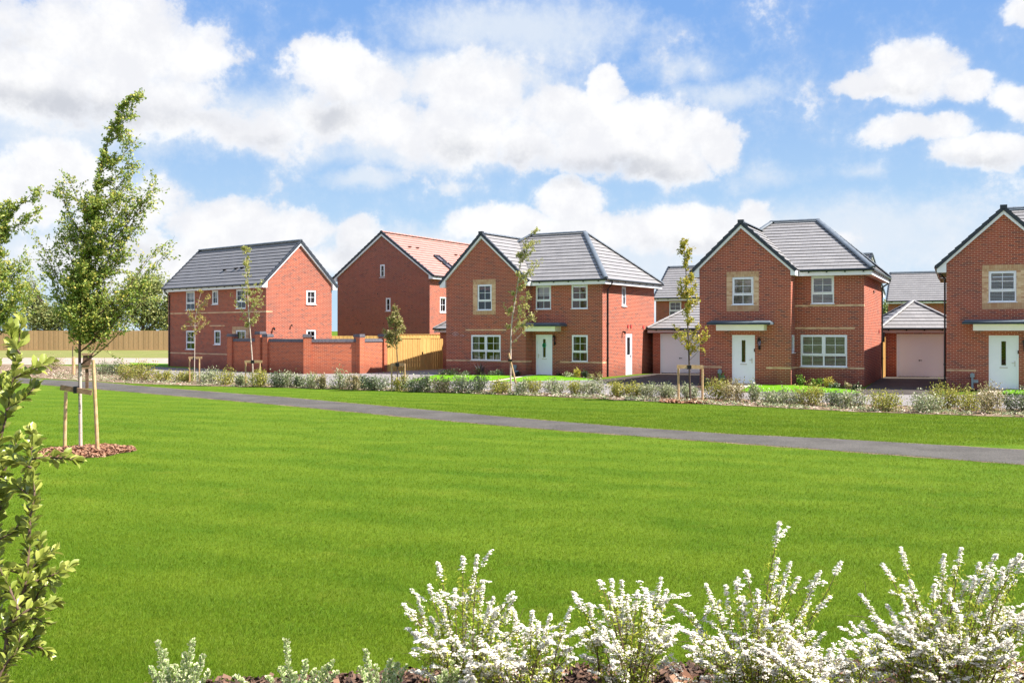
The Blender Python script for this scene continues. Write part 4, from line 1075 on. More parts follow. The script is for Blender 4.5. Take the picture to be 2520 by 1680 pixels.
build_E()
gable_house('brick_house', (11.35 + 9 * cos(radians(30)), 78 - 9 * sin(radians(30)), 0), 30, 'distant grey roofed brick house seen between the wreath-door house and the slim yellow tree',
            dict(L=9., D=6., e=4.75, ha=7.3, tile='grey_tile', ops=dict(front=[(-7.9, -6.9, 3.55, 4.7), (-4, -3, 3.55, 4.7)]),
                 windows=[('f', -7.9, -6.9, 3.55, 4.7, {}), ('f', -4, -3, 3.55, 4.7, {})]), group='houses behind the garages')
gable_house('brick_house', (22.75, 65.0, 0), 36, 'small tip of a grey gabled roof showing over the hip of the blinds house',
            dict(L=7., D=5.4, e=4.75, ha=7.35, tile='grey_tile'), group='houses behind the garages')
gable_house('brick_house', (32.7 + 8 * cos(radians(26)), 86 - 8 * sin(radians(26)), 0), 26, 'distant grey roofed brick house rising behind the pointed garage roof',
            dict(L=8., D=6., e=4.75, ha=7.3, tile='grey_tile', ops=dict(front=[(-6.2, -5., 3.6, 4.6)]), windows=[('f', -6.2, -5., 3.6, 4.6, dict(cols=2))], bands=[]), group='houses behind the garages')


def garage(loc, th, label, L, D, doors, hr, e=2.32, pyr=True, posts=(), wall='brick'):
    h = empty('garage', loc, -radians(th), label, 'garage', 'garages beside the houses'); b = MB(); oh = .30; ez = e + .24
    opening_wall(b, (0, 0), (1, 0), L, -.15, e + .03, [(a, c, 0.01, 2.26) for a, c in doors], wall, rev=.12)
    opening_wall(b, (L, 0), (0, 1), D, -.15, e + .03, [], wall); opening_wall(b, (L, D), (-1, 0), L, -.15, e + .03, [], wall); opening_wall(b, (0, D), (0, -1), D, -.15, e + .03, [], wall)
    b.build('wall', h)
    r = MB(); i = min(L, D) / 2; A, B, C, Dd = (-oh, -oh, ez), (L + oh, -oh, ez), (L + oh, D + oh, ez), (-oh, D + oh, ez)
    if L <= D: R0, R1 = (L / 2, L / 2, hr), (L / 2, max(L / 2 + .01, D - L / 2), hr)
    else: R0, R1 = (D / 2, D / 2, hr), (L - D / 2, D / 2, hr)
    if L <= D: sl = ([A, B, R0], [B, C, R1, R0], [C, Dd, R1], [Dd, A, R0, R1])
    else: sl = ([A, B, R1, R0], [B, C, R1], [C, Dd, R0, R1], [Dd, A, R0])
    for q in sl: slope(r, q, 'grey_tile')
    roof = r.build('roof', h); q = MB(); up = Vector((0, 0, .05)); ends = {0: R0, 1: R1}
    for a, c in ((A, R0), (B, R0 if L <= D else R1), (C, R1), (Dd, R1 if L <= D else R0), (R0, R1)):
        if (Vector(a) - Vector(c)).length > .3: ridge_run(q, Vector(a) + up, Vector(c) + up, 'grey_tile', .09)
    q.build('ridge_tile', roof)
    q = MB()
    for bx in ((-oh + .04, L + oh - .04, -oh + .02, -oh + .045), (-oh + .04, L + oh - .04, D + oh - .045, D + oh - .02), (-oh + .02, -oh + .045, -oh + .045, D + oh - .045), (L + oh - .045, L + oh - .02, -oh + .045, D + oh - .045)): q.box(*bx, e + .0, ez - .04, 'garage_trim')
    q.box(-oh + .05, L + oh - .05, -oh + .05, .0, e + .005, e + .02, 'garage_trim'); q.build('fascia', h)
    q = MB(); gutter_run(q, (-oh, -oh - .035, ez - .03), (L + oh, -oh - .035, ez - .03), 1.1); gutter_run(q, (L + oh + .035, -oh, ez - .03), (L + oh + .035, D + oh, ez - .03)); gutter_run(q, (-oh - .035, -oh, ez - .03), (-oh - .035, D + oh, ez - .03)); q.build('gutter', h)
    for a, c in doors:
        q = MB(); q.box(a, a + .06, .0, .1, .01, 2.26, 'garage'); q.box(c - .06, c, .0, .1, .01, 2.26, 'garage'); q.box(a + .06, c - .06, .0, .1, 2.18, 2.26, 'garage'); q.build('door_frame', h)
        q = MB(); n = int((c - a - .13) / .085); wd = (c - a - .13) / n
        for k in range(n):
            x = a + .065 + wd * k; q.box(x, x + wd * .80, .055, .085, .04, 2.175, 'garage'); q.box(x + wd * .80, x + wd, .072, .09, .04, 2.175, 'garage')
        dr = q.build('garage_door', h); q = MB(); m_ = (a + c) / 2; q.tube([(m_ - .06, .05, .88), (m_ - .05, .02, .88), (m_ + .05, .02, .88), (m_ + .06, .05, .88)], .016, 'black', 6); q.box(m_ - .09, m_ - .06, .03, .056, .84, .92, 'black'); q.build('handle', dr)
    return h


garage((8.02, 56.3, 0), 14, 'double width brick garage with pale ribbed door behind the slim yellow tree', 5.6, 6., [(.42, 2.72), (3.0, 5.25)], 4.25)
garage((19.55, 51.95, 0), 8, 'brick garage with pointed hipped roof and fully visible ribbed door', 3.85, 4.0, [(.62, 3.05)], 4.02)
garage((-4.55, 62.6, 0), 31, 'grey hipped garage roof peeping out behind the wreath-door house beside timber gates', 3.2, 5.5, [], 3.9)

# white boxes and cards on the ledge inside the big ground window of the wreath-door house
aB = radians(31.5)
def loc_B(s, t, z): return Vector((4.723 + s * cos(aB) + t * sin(aB), 51.64 - s * sin(aB) + t * cos(aB), -.04 + z))


for i, (s, w_, h_, lb) in enumerate(((-7.60, .16, .19, 'small white box nearest the window frame on the big window ledge'), (-7.40, .18, .14, 'lowest white box on the big window ledge'),
                                     (-7.03, .21, .28, 'tallest white box on the big window ledge'), (-6.57, .23, .19, 'pale pink box in the middle of the second big window light'),
                                     (-6.22, .20, .24, 'pale greenish box under the last pane of the big window'))):
    q = MB(); q.box(-w_ / 2, w_ / 2, -.05, .05, 0, h_, 'pale_item'); q.box(-w_ / 2 - .005, w_ / 2 + .005, -.055, .055, h_ - .04, h_ + .006, 'white')
    o = q.build('storage_box'); o.location = loc_B(s, -.63 + .20, .89); o.rotation_euler[2] = -aB; tag(o, lb, 'box', 'pale boxes on the window ledge')
# the inner ledge those stand on belongs to the house
q = MB(); q.box(-7.80, -5.92, -.63 + .10, -.63 + .30, .86, .89, 'white'); q.build('window_ledge', house_B)
# poster in the ground floor window of the left house
aA = radians(41.5); q = MB(); q.box(-.38, .38, 0, .01, 0, .85, 'poster')
q.box(-.30, -.12, -.004, 0, .66, .72, 'post_grey'); q.box(-.10, .10, -.004, 0, .66, .72, 'post_grey'); q.box(.12, .30, -.004, 0, .66, .72, 'post_grey')
for (x, z, s_) in ((.08, .50, .10), (.0, .40, .07), (.15, .36, .08)): q.prism([(x + s_ * cos(t), -.004, z + s_ * .8 * sin(t)) for t in [2 * pi * k / 9 for k in range(9)]], (0, .004, 0), 'poster_red')
o = q.build('window_poster'); s_ = -2.65; o.location = (-14.53 + s_ * cos(aA) + .14 * sin(aA), 58.46 - s_ * sin(aA) + .14 * cos(aA), 1.52); o.rotation_euler[2] = -aA
tag(o, 'white poster with red blobs behind the ground window above the garden wall', 'poster')

# ------------------------------------------------------------------ garden walls, fences, gates
def brick_pier(p, rz, top, label):
    h = empty('brick_pier', (p.x, p.y, 0), rz, label, 'brick pier', 'piers of the garden wall'); b = MB(); w = .22
    b.box(-w, w, -w, w, -.1, top - .14, 'brick_new'); b.build('shaft', h)
    q = MB(); q.box(-w - .03, w + .03, -w - .03, w + .03, top - .14, top - .07, 'blue_brick'); q.box(-w - .01, w + .01, -w - .01, w + .01, top - .07, top + .03, 'blue_brick'); q.build('cap', h)


def garden_wall(p, q_, top, label):
    d = (q_ - p); L = d.length; rz = math.atan2(d.y, d.x); h = empty('garden_wall', (p.x, p.y, 0), rz, label, 'garden wall', 'brick garden walls')
    b = MB(); b.box(.2, L - .2, -.11, .11, -.1, top - .18, 'brick_new'); b.build('brickwork', h)
    b = MB(); b.box(.2, L - .2, -.15, .15, top - .18, top - .11, 'blue_brick'); b.box(.2, L - .2, -.125, .125, top - .11, top, 'blue_brick'); b.build('coping', h)
    return rz


W1, W2, W3, W4 = G(572, 913.5), G(756, 920.5), G(884, 919), G(944, 915.5); Wm = W1.lerp(W2, .49)
rz1 = garden_wall(W1, Wm, 1.97, 'shaded brick garden wall section running out from the left house'); garden_wall(Wm, W2, 1.97, 'shaded brick garden wall section ending at the outer corner')
rz2 = garden_wall(W2, W3, 1.97, 'longer brick garden wall section facing the road beside the outer corner'); rz3 = garden_wall(W3, W4, 1.97, 'short sunlit brick garden wall section meeting the timber gates')
brick_pier(W1, rz1, 2.21, 'brick pier where the garden wall meets the left house'); brick_pier(Wm, rz1, 2.21, 'brick pier midway along the shaded garden wall')
brick_pier(W2, rz2, 2.21, 'brick pier at the outer corner between shaded and lit garden wall'); brick_pier(W3, rz3, 2.21, 'brick pier between the long and the short lit wall sections'); brick_pier(W4, rz3, 2.21, 'brick pier at the end of the wall beside the timber gates')
brick_pier(at(641, 920, 57.6), rz1, 2.36, 'brick pier standing inside the garden behind the shaded wall')


def fence(name, p, q_, h0, mat, label, cat, bw=.12, rail=False, posts=0, gravel=True, group=None, gap=.0):
    d = q_ - p; L = d.length; h = empty(name, (p.x, p.y, 0), math.atan2(d.y, d.x), label, cat, group); n = int(L / bw); b = MB()
    for k in range(n):
        x = L * k / n; b.box(x, x + L / n - .006 - gap, -.012 - (k % 2) * .012, .006, .12 if gravel else .04, h0 + random.uniform(-.006, .006), mat)
    b.build('boards', h)
    if gravel: b = MB(); b.box(0, L, -.03, .01, 0.0, .13, mat); b.build('gravel_board', h)
    if rail:
        for z in (.45, h0 - .2): b = MB(); b.beam((0, -.05, z), (L, -.05, z), .05, .09, mat); b.build('rail', h)
        b = MB(); b.box(0, L, -.05, .03, h0, h0 + .035, mat); b.build('capping', h)
    for k in range(posts): b = MB(); x = L * k / max(1, posts - 1); b.box(x - .05, x + .05, .01, .11, 0, h0 + .05, mat); b.build('post', h)
    return h


fence('board_fence', G(-1600, 863.5), G(470, 861.8), 2.42, 'far_fence', 'long brown closeboard fence beyond the dry grass', 'fence', .30, gravel=True)
g0, g1, g2, g3 = at(950, 900, 57.9), at(1036, 900, 60.1), at(1058, 900, 60.7), at(1090, 900, 61.7)
for v in (g0, g1, g2, g3): v.z = 0
fence('timber_gate', g0, g1, 1.92, 'gate_wood', 'wide golden vertical board gate next to the brick wall', 'gate', .10, gap=.02, gravel=False)
h = fence('timber_gate', g1, g2, 1.95, 'gate_wood', 'narrow flush timber garden gate with latch between board panels', 'gate', .15, gravel=False)
q = MB(); q.box(.08, .13, -.06, -.02, 1.0, 1.15, 'black'); q.build('latch', h)
fence('board_fence', g2, g3, 1.93, 'gate_wood', 'short golden fence panel beside the brick garage, half in shadow', 'fence', .10, gap=.02, gravel=False)
r0, r1, r2 = at(812, 900, 62.5), at(975, 900, 64), at(1085, 900, 66.5)
for v in (r0, r1, r2): v.z = 0
fence('board_fence', r0, r1, 2.10, 'gate_wood', 'back garden fence top just showing above the brick wall', 'fence', .12, gravel=False)
fence('board_fence', r1, r2, 2.16, 'gate_wood', 'back garden fence with pale rail behind the timber gates', 'fence', .12, rail=True, gravel=False, posts=2)
sg = at(2172, 900, 50.5); sg.z = 0; sg2 = at(2178, 900, 51.6); sg2.z = 0
h = fence('side_gate', sg, sg2, 2.1, 'gate_wood', 'narrow orange timber side gate squeezed between house and pointed garage', 'gate', .12, gravel=False)
q = MB(); q.box(-.04, .08, -.1, .06, 1.85, 2.35, 'black'); q.build('lamp', h)

# ------------------------------------------------------------------ plants
def tube_path(pts, r0, r1): n = len(pts); return [r0 + (r1 - r0) * (k / (n - 1)) for k in range(n)]


def smooth_path(pts, sub=4):
    P = [Vector(p) for p in pts]; out = []
    for i in range(len(P) - 1):
        a, b, c, d = P[max(i - 1, 0)], P[i], P[i + 1], P[min(i + 2, len(P) - 1)]
        for k in range(sub):
            t = k / sub; out.append(.5 * ((2 * b) + (c - a) * t + (2 * a - 5 * b + 4 * c - d) * t * t + (3 * b - a - 3 * c + d) * t ** 3))
    return out + [P[-1]]


def tree(name, label, cat, Y, stem, r0, lobes, n_twig, per, leaf, mat, bark='bark', group=None, twig_r=.012, wind=(0, 0, 0), spread=.22, stem_top=.006, droop=0., upl=.5, branches=0):
    """stem: pixel points from the ground up at distance Y; lobes: (px, py, rx, ry, weight) that the crown fills, as deep as wide"""
    base = Vector(at(stem[0][0], stem[0][1], Y)); base.z = 0
    T = empty(name, base, 0, label, cat, group); inv = lambda p: Vector(p) - base
    sp = smooth_path([inv(at(x, y, Y)) for x, y in stem], 5); sp[0].z = -.05
    b = MB(); b.tube(sp, tube_path(sp, r0, stem_top), bark, 8)
    wts = np.array([l[4] * l[2] * l[3] for l in lobes], float); wts /= wts.sum(); P = []; D = []
    pick = RNG.choice(len(lobes), n_twig, p=wts); tips = []
    zs = np.array([p.z for p in sp])
    def tip_in(k, lo):
        cx, cy, rx, ry, _ = lobes[k]; c = inv(at(cx, cy, Y)); sx, sz = rx / F * Y, ry / F * Y
        v = RNG.normal(size=3); v /= np.linalg.norm(v); v *= RNG.uniform(lo, 1) ** .6
        return c + Vector((v[0] * sx, v[1] * sx * .85, v[2] * sz))

    def root_of(tip, sweep):
        dist = min((tip - s_).length for s_ in sp); zt = tip.z - dist * sweep; j = int(np.argmin(abs(zs - max(zt, sp[3].z)))); return sp[min(j, len(sp) - 2)], dist

    def leaves_on(pts, m_, w, lo=.25):
        L = len(pts); A = np.array([tuple(p) for p in pts]); tt = RNG.uniform(lo, 1.05, m_) ** .7; idx = np.clip(tt, 0, 1) * (L - 1); i0 = np.minimum(idx.astype(int), L - 2); fr = (idx - i0)[:, None]
        P.append(A[i0] * (1 - fr) + A[i0 + 1] * fr + RNG.normal(size=(m_, 3)) * w); D.append(np.tile(unit(A[-1:] - A[:1]), (m_, 1)))
    if branches:
        bl = []
        for k in range(branches):
            li = k if k < len(lobes) else int(RNG.choice(len(lobes), p=wts)); tip = tip_in(li, .45); root, dist = root_of(tip, 1.25)
            mid = root.lerp(tip, .5) + Vector((0, 0, -dist * .16)); pts = smooth_path([root, mid, tip + Vector(wind)], 5); b.tube(pts, tube_path(pts, max(twig_r * min(2., .6 + dist), .003), .003), bark, 5, False); bl.append((pts, dist))
        for k in range(n_twig):
            pts, dist = bl[k % len(bl)]; t = RNG.uniform(.22, 1.) ** .8 * (len(pts) - 1); i0 = min(int(t), len(pts) - 2); o = pts[i0].lerp(pts[i0 + 1], t - i0); d = (pts[i0 + 1] - pts[i0]).normalized()
            q = Vector(RNG.normal(size=3)) * .75; q = (d * RNG.uniform(.5, 1.1) + q + Vector(wind) * 3).normalized(); ln = RNG.uniform(.5, 1.2) * spread * Y / 20 * (1.7 - .7 * t / len(pts)) * min(1., .35 + dist) * 2.
            e = o + q * ln + Vector((0, 0, .05 * ln)); tw = [o, o.lerp(e, .5) + Vector((0, 0, -.06 * ln)), e]; b.tube(tw, [max(twig_r * .28, .0016), .0018, .0014], bark, 3, False)
            leaves_on(tw, per, leaf * .42, .1)
        for k in range(n_twig // 12):   # short spurs on the stem itself
            t = RNG.uniform(.40, .95) * (len(sp) - 1); i0 = min(int(t), len(sp) - 2); o = sp[i0].lerp(sp[i0 + 1], t - i0); e = o + Vector((RNG.normal() * .5, RNG.normal() * .5, RNG.uniform(.2, 1))).normalized() * spread * Y / 20 * 1.2 * .6
            leaves_on([o, o.lerp(e, .5), e], per, leaf * .4, .1)
    for k in ([] if branches else pick):
        tip = tip_in(k, .25); root, dist = root_of(tip, .75)
        mid = root.lerp(tip, .5) + Vector((0, 0, -dist * .06 + droop)) + Vector(wind) * .5
        pts = smooth_path([root, mid, tip + Vector(wind)], 3); b.tube(pts, tube_path(pts, max(twig_r * min(1.6, .5 + dist), .002), .0022), bark, 4, False)
        leaves_on(pts, per, spread * Y / 20 * min(1., .35 + dist) * .5)
    b.build('trunk', T, True); P = np.concatenate(P); D = np.concatenate(D)
    np_mesh('crown', leaf_quads(P, leaf, upl, .6, D), 4, mat, T)
    return T


# foreground: the tall staked tree on the green
fg = tree('staked_tree', 'tallest tree, wind-bent top and pale staked trunk in a bark chip ring', 'tree', 20.4,
          [(198.5, 1107), (197, 1000), (196, 900), (197, 820), (205, 740), (217, 650), (230, 560), (240, 470), (252, 395), (275, 325), (305, 265), (341, 229)], .034,
          [(205, 730, 85, 100, 1.2), (155, 640, 55, 80, 1), (270, 690, 65, 90, 1.1), (330, 680, 45, 60, .9), (375, 640, 28, 35, .6), (395, 615, 14, 18, .6), (112, 640, 32, 45, .7), (98, 600, 14, 18, .5), (240, 590, 70, 90, 1.1), (165, 530, 26, 70, .9), (172, 455, 9, 30, .7), (142, 480, 7, 30, .4),
           (320, 540, 30, 55, .9), (358, 490, 14, 32, .8), (370, 458, 8, 14, .7), (305, 600, 45, 60, .9), (330, 620, 50, 40, .7), (235, 510, 38, 50, .8), (290, 470, 28, 55, .8), (297, 400, 32, 45, .75), (325, 395, 24, 28, .5), (285, 345, 30, 35, .75), (330, 345, 26, 14, .5), (303, 300, 20, 26, .7), (318, 268, 15, 18, .6), (262, 440, 34, 50, 1), (292, 430, 34, 40, .9), (310, 500, 34, 44, .9), (270, 530, 50, 50, 1), (205, 560, 34, 60, 1), (268, 375, 22, 34, .7), (180, 600, 40, 50, 1), (338, 240, 6, 9, .6), (250, 395, 14, 40, .4), (195, 800, 38, 35, 1.3), (225, 770, 60, 45, 1.2), (200, 795, 30, 26, 1.6), (232, 792, 34, 24, 1.4), (255, 740, 60, 50, 1.2), (162, 765, 30, 36, 1.2), (175, 800, 24, 22, 1.2), (300, 745, 40, 40, 1), (195, 660, 60, 60, 1.2), (250, 650, 60, 60, 1.2), (160, 700, 45, 55, 1), (300, 650, 45, 50, 1), (225, 700, 70, 60, 1.3), (190, 600, 40, 60, 1)],
          2150, 14, .058, 'lf_tree', 'bark', wind=(.04, 0, .03), spread=.15, twig_r=.008, branches=120)
# its pale lower trunk wrap
bw_ = MB(); pw = [at(198.5, 1106, 20.4), at(197.5, 1000, 20.4), at(197, 893, 20.4)]; base = Vector(fg.location)
pp = smooth_path([Vector(p) - base for p in pw], 6); pp[0].z = .0; bw_.tube(pp, [.037 - .005 * k / (len(pp) - 1) for k in range(len(pp))], 'birch', 10); bw_.build('pale_bark', fg, True)


def stake_frame(Y, xl, xr, ytop, ybase, rails, label, r=.045, ties=None, mat='stake_wood', lean=(0, 0), rt=None, ybase2=None):
    """two round stakes with a cross rail and a black tie round the stem"""
    pl = G(xl, ybase); pr = G(xr, ybase2 or ybase); h = empty('tree_support', ((pl.x + pr.x) / 2, (pl.y + pr.y) / 2, 0), 0, label, 'tree stakes', 'stake frames round young trees'); o = Vector(h.location)
    for p, xt, yt in ((pl, xl + lean[0], ytop), (pr, xr + lean[1], rt or ytop)):
        t = at(xt, yt, p.y); b = MB(); b.tube([Vector((p.x, p.y, -.1)) - o, p.lerp(t, .5) - o, t - o], [r, r * .96, r * .92], mat, 10); b.build('stake', h, False)
    for (xa, ya, xb, yb, hh, m2) in rails:
        yy = (pl.y + pr.y) / 2 - r - .03; a, c = at(xa, ya, yy), at(xb, yb, yy); b = MB(); b.beam(a - o, c - o, .035, hh, m2); b.build('rail', h)
    if ties:
        for (x, y, s) in ties:
            yy = (pl.y + pr.y) / 2 - r - .03; c = at(x, y, yy); b = MB(); b.box(c.x - o.x - s, c.x - o.x + s, c.y - o.y - .03, c.y - o.y + .12, c.z - .07, c.z + .07, 'strap'); b.build('tie', h)
    return h


stake_frame(20.4, 159, 241, 963.5, 1098, [(149, 953, 226, 966, .105, 'rail_wood')], 'tall pale stakes with brown rail round the wind-bent tree', .038, ties=[(186, 959, .035)], lean=(3, -12), rt=885, ybase2=1113)
# a weathered squared post with a boxed top and short rail behind it
pp_ = G(214, 956); h = empty('old_post', (pp_.x, pp_.y, 0), .3, 'dark weathered post with a boxed top just behind the wind-bent tree stakes', 'post'); q = MB(); q.box(-.06, .06, -.06, .06, -.1, 1.0, 'dark_wood'); q.build('shaft', h)
q = MB(); q.prism([(-.17, -.15, .98), (.12, -.15, .98), (.20, -.15, 1.40), (-.13, -.15, 1.44)], (0, .3, 0), 'dark_wood'); q.box(-.19, .26, -.19, .19, 1.40, 1.49, 'rail_wood'); q.box(-.42, .30, -.12, -.06, .84, .98, 'rail_wood'); q.build('boxed_top', h)


def chips(name, P, size, mats, parent=None):
    n = len(P); s = RNG.uniform(.5, 1.3, (n, 1)) * size; N = rand_dirs(n, 1.4); A = rand_dirs(n); A = unit(A - N * (A * N).sum(1, keepdims=True)); B = np.cross(N, A)
    ratio = RNG.uniform(.3, .6, (n, 1)); a, c = A * s * .5, B * s * ratio * .5
    return np_mesh(name, np.stack([P - a - c, P + a - c, P + a * .9 + c, P - a + c * .8], 1).reshape(-1, 3), 4, mats, parent)


leaf_material('chip', [(.22, .10, .055), (.34, .17, .10), (.13, .055, .035), (.46, .28, .18), (.27, .12, .07)], 0, .9)
leaf_material('dark_chip', [(.05, .028, .02), (.11, .06, .04), (.20, .11, .07), (.03, .018, .014)], 0, .8)
leaf_material('stone_chip', [(.45, .36, .29), (.30, .20, .14), (.58, .50, .42), (.22, .13, .09), (.12, .16, .04)], 0, .9)
n = 5200; rr = np.sqrt(RNG.uniform(0, 1, n)); tt = RNG.uniform(0, 2 * pi, n); wob = 1 + .06 * np.sin(5 * tt) + .04 * np.sin(9 * tt + 1)
C0 = G(205, 1112); P = np.stack([C0.x + rr * np.cos(tt) * .92 * wob, C0.y + rr * np.sin(tt) * 1.08 * wob, .02 + RNG.uniform(0, .07, n) * (1.1 - rr)], 1)
b = MB(); b.face([(C0.x + .93 * (1 + .06 * sin(5 * t) + .04 * sin(9 * t + 1)) * cos(t), C0.y + 1.09 * (1 + .06 * sin(5 * t) + .04 * sin(9 * t + 1)) * sin(t), .010) for t in [2 * pi * k / 60 for k in range(60)]], 'bed'); tag(b.build('mulch_ring'), kind='structure')
tag(chips('bark_chips', P, .085, 'chip'), 'brown bark chips in a ring round the wind-bent tree', 'bark chips', kind='stuff')
# ring under the slim tree by the middle garage
n = 1500; C1 = G(1700, 990); rr = np.sqrt(RNG.uniform(0, 1, n)); tt = RNG.uniform(0, 2 * pi, n)
P = np.stack([C1.x + rr * np.cos(tt) * 1.05, C1.y + .1 + rr * np.sin(tt) * .85, .02 + RNG.uniform(0, .05, n)], 1); tag(chips('bark_chips', P, .10, 'chip'), 'reddish bark chips under the slim yellow-green tree', 'bark chips', kind='stuff')

young = 'young trees along the verge'
tree('young_tree', 'small thin-leaved sapling nearest the left house, in front of its ground window', 'tree', 46.1, [(478, 941), (479, 868), (480, 820), (480, 790), (488, 745), (496, 716)], .022,
     [(480, 790, 20, 28, 1.2), (505, 738, 16, 16, 1), (452, 806, 10, 8, .8), (498, 790, 12, 12, 1), (492, 760, 14, 14, .9), (470, 770, 16, 14, .7), (497, 722, 6, 8, .6)], 64, 9, .09, 'lf_autumn', 'birch', young, spread=.06, twig_r=.006, branches=14)
stake_frame(46, 466.5, 490.5, 878.6, 941, [(464, 880, 497, 880, .11, 'stake_wood')], 'pale stake frame round the sapling nearest the left house', .036, ties=[(478.5, 882, .05)])
tree('young_tree', 'slender birch with white stem in front of the corner of the left house', 'tree', 43.1, [(622.5, 951), (621, 888), (613, 784), (609, 720), (605, 666), (603.6, 605)], .036,
     [(605, 640, 16, 36, 1.3), (612, 628, 18, 14, 1), (592, 700, 16, 40, .8), (628, 720, 20, 30, 1), (590, 735, 20, 20, .5), (640, 735, 14, 20, .6), (625, 790, 14, 24, .8), (604, 780, 12, 30, .5), (604, 612, 6, 12, 1), (615, 670, 16, 30, .8)], 190, 9, .078, 'lf_birch', 'birch', young, spread=.06, twig_r=.005, branches=24)
stake_frame(43, 604.5, 639.5, 887, 951.5, [(602, 889.5, 645, 889.5, .11, 'stake_wood')], 'pale stake frame round the birch before the garden wall', .036, ties=[(622, 890, .07)])
tree('young_tree', 'small round-headed olive brown tree in front of the timber gates', 'tree', 39.9, [(978, 962), (978, 900), (976, 860), (973, 820), (974, 780), (974, 750)], .024,
     [(974, 795, 22, 32, 1.2), (955, 805, 16, 24, 1), (985, 800, 12, 28, 1), (970, 835, 16, 12, .7), (974, 757, 4, 8, .5), (948, 815, 8, 14, .6)], 190, 13, .08, 'lf_olive', 'dark_bark', young, spread=.06, twig_r=.006, branches=22)
stake_frame(40, 964, 996, 894.5, 962, [(963, 897, 995, 897, .12, 'rail_wood')], 'stake frame round the round-headed tree before the timber gates', .034, ties=[(978, 897, .07)])
tree('young_tree', 'leaning birch with slim white stem in front of the wreath-door house', 'tree', 38.4, [(1257, 968), (1256.6, 905), (1258.6, 807), (1266, 750), (1275, 697), (1283, 638), (1295, 596), (1318, 564)], .036,
     [(1310, 592, 18, 22, 1.1), (1300, 625, 20, 28, 1), (1285, 640, 14, 30, 1), (1320, 650, 16, 18, .6), (1295, 665, 26, 20, .6), (1300, 715, 22, 22, 1), (1262, 735, 18, 26, .8), (1300, 760, 18, 30, .8), (1310, 785, 12, 8, .6), (1250, 770, 12, 20, .6), (1255, 805, 10, 14, .6), (1272, 798, 14, 14, .6), (1240, 750, 8, 14, .4), (1322, 570, 6, 8, 1), (1295, 690, 18, 12, .7)],
     250, 9, .078, 'lf_birch', 'birch', young, spread=.06, twig_r=.005, branches=28)
bs, ts = G(1277, 968.5), at(1252, 869, 38.3); h = empty('tree_stake', (bs.x, bs.y, 0), 0, 'single leaning stake crossing the stem of the leaning birch', 'tree stake'); o_ = Vector(h.location)
b = MB(); b.tube([Vector((0, 0, -.1)), ts - o_], [.038, .036], 'stake_wood', 10); b.build('stake', h); c = at(1256, 886, 38.3) - o_; b = MB(); b.box(c.x - .09, c.x + .07, c.y - .09, c.y + .07, c.z - .04, c.z + .04, 'strap'); b.build('tie', h)
tree('young_tree', 'slim upright yellow-green tree in front of the middle garage door', 'tree', 34.3, [(1699, 987), (1697, 930), (1694.8, 857), (1692, 780), (1690, 704), (1684, 612), (1681, 598)], .036,
     [(1688, 618, 16, 24, 1.1), (1690, 660, 20, 22, 1), (1690, 700, 32, 26, 1.1), (1694, 740, 28, 24, 1), (1700, 770, 24, 22, 1), (1690, 815, 42, 14, 1), (1725, 828, 20, 10, .8), (1700, 840, 16, 16, .8), (1667, 705, 14, 20, .8), (1715, 700, 14, 20, .8), (1668, 815, 14, 8, .7), (1745, 820, 8, 6, .5), (1684, 600, 6, 8, .8)],
     260, 10, .085, 'lf_acer', 'dark_bark', young, spread=.06, twig_r=.006, branches=32)
stake_frame(34.3, 1669.5, 1728.5, 900, 988.5, [(1666, 902, 1731, 903, .13, 'stake_wood')], 'squared pale stake frame round the slim yellow-green tree', .04, ties=[(1696, 903, .07)])
sp0 = G(181, 923); h = empty('tree_stake', (sp0.x, sp0.y, 0), 0, 'short yellowish stake in the far bed to the side of the wind-bent tree', 'tree stake'); b = MB(); b.tube([(0, 0, -.1), (0, 0, 1.0)], .09, 'stake_wood', 8); b.build('stake', h)
b = MB(); b.tube([(-.1, .05, 0), (-.06, .05, .8), (-.08, .05, 1.6)], [.04, .035, .02], 'dark_bark', 6); b.build('bare_stem', h)

# trees: at the left edge, and beyond the fence
tree('broad_tree', 'bushy tree at the photo edge whose upper limb reaches over the fence', 'tree', 31., [(-25, 993), (-24, 900), (-20, 800), (-14, 700), (-6, 620), (8, 560), (35, 520), (75, 480)], .08,
     [(25, 680, 55, 60, 1.2), (10, 620, 50, 50, 1), (40, 750, 48, 50, 1.2), (-10, 730, 60, 90, 1), (70, 650, 20, 28, .7), (20, 545, 26, 40, .9), (50, 505, 28, 18, .8), (85, 472, 18, 10, .7), (70, 530, 24, 12, .5), (5, 510, 22, 26, .7), (80, 730, 18, 20, .5)],
     560, 18, .085, 'lf_tree', 'dark_bark', spread=.14, twig_r=.010, branches=40)
for lb, st, lobes, n_t in (('pale leafy tree beyond the fence between the bushy edge tree and the tallest tree', [(110, 860), (112, 800), (115, 750)], [(115, 780, 45, 34, 1), (75, 760, 30, 50, 1), (60, 700, 24, 50, .8), (150, 775, 30, 40, 1)], 150),
                           ('blue-green tree beyond the fence hidden behind the tallest crown', [(215, 860), (215, 800), (215, 740)], [(215, 770, 70, 45, 1), (180, 740, 30, 35, 1), (270, 760, 50, 50, 1)], 170),
                           ('leafy tree beyond the fence right behind the corner of the left house roof', [(352, 860), (352, 780), (352, 700)], [(350, 740, 60, 60, 1), (380, 700, 38, 36, 1), (405, 690, 28, 22, .8), (330, 700, 36, 30, 1), (395, 770, 35, 40, 1)], 190),
                           ('low tree beyond the fence next to the left house downpipe', [(425, 860), (425, 790), (425, 740)], [(415, 770, 32, 44, 1), (440, 740, 20, 50, 1)], 90)):
    tree('broad_tree', lb, 'tree', 131., st, .35, lobes, n_t, 34, .34, 'lf_far', 'dark_bark', 'trees beyond the fence', spread=.16, twig_r=.06, stem_top=.05)
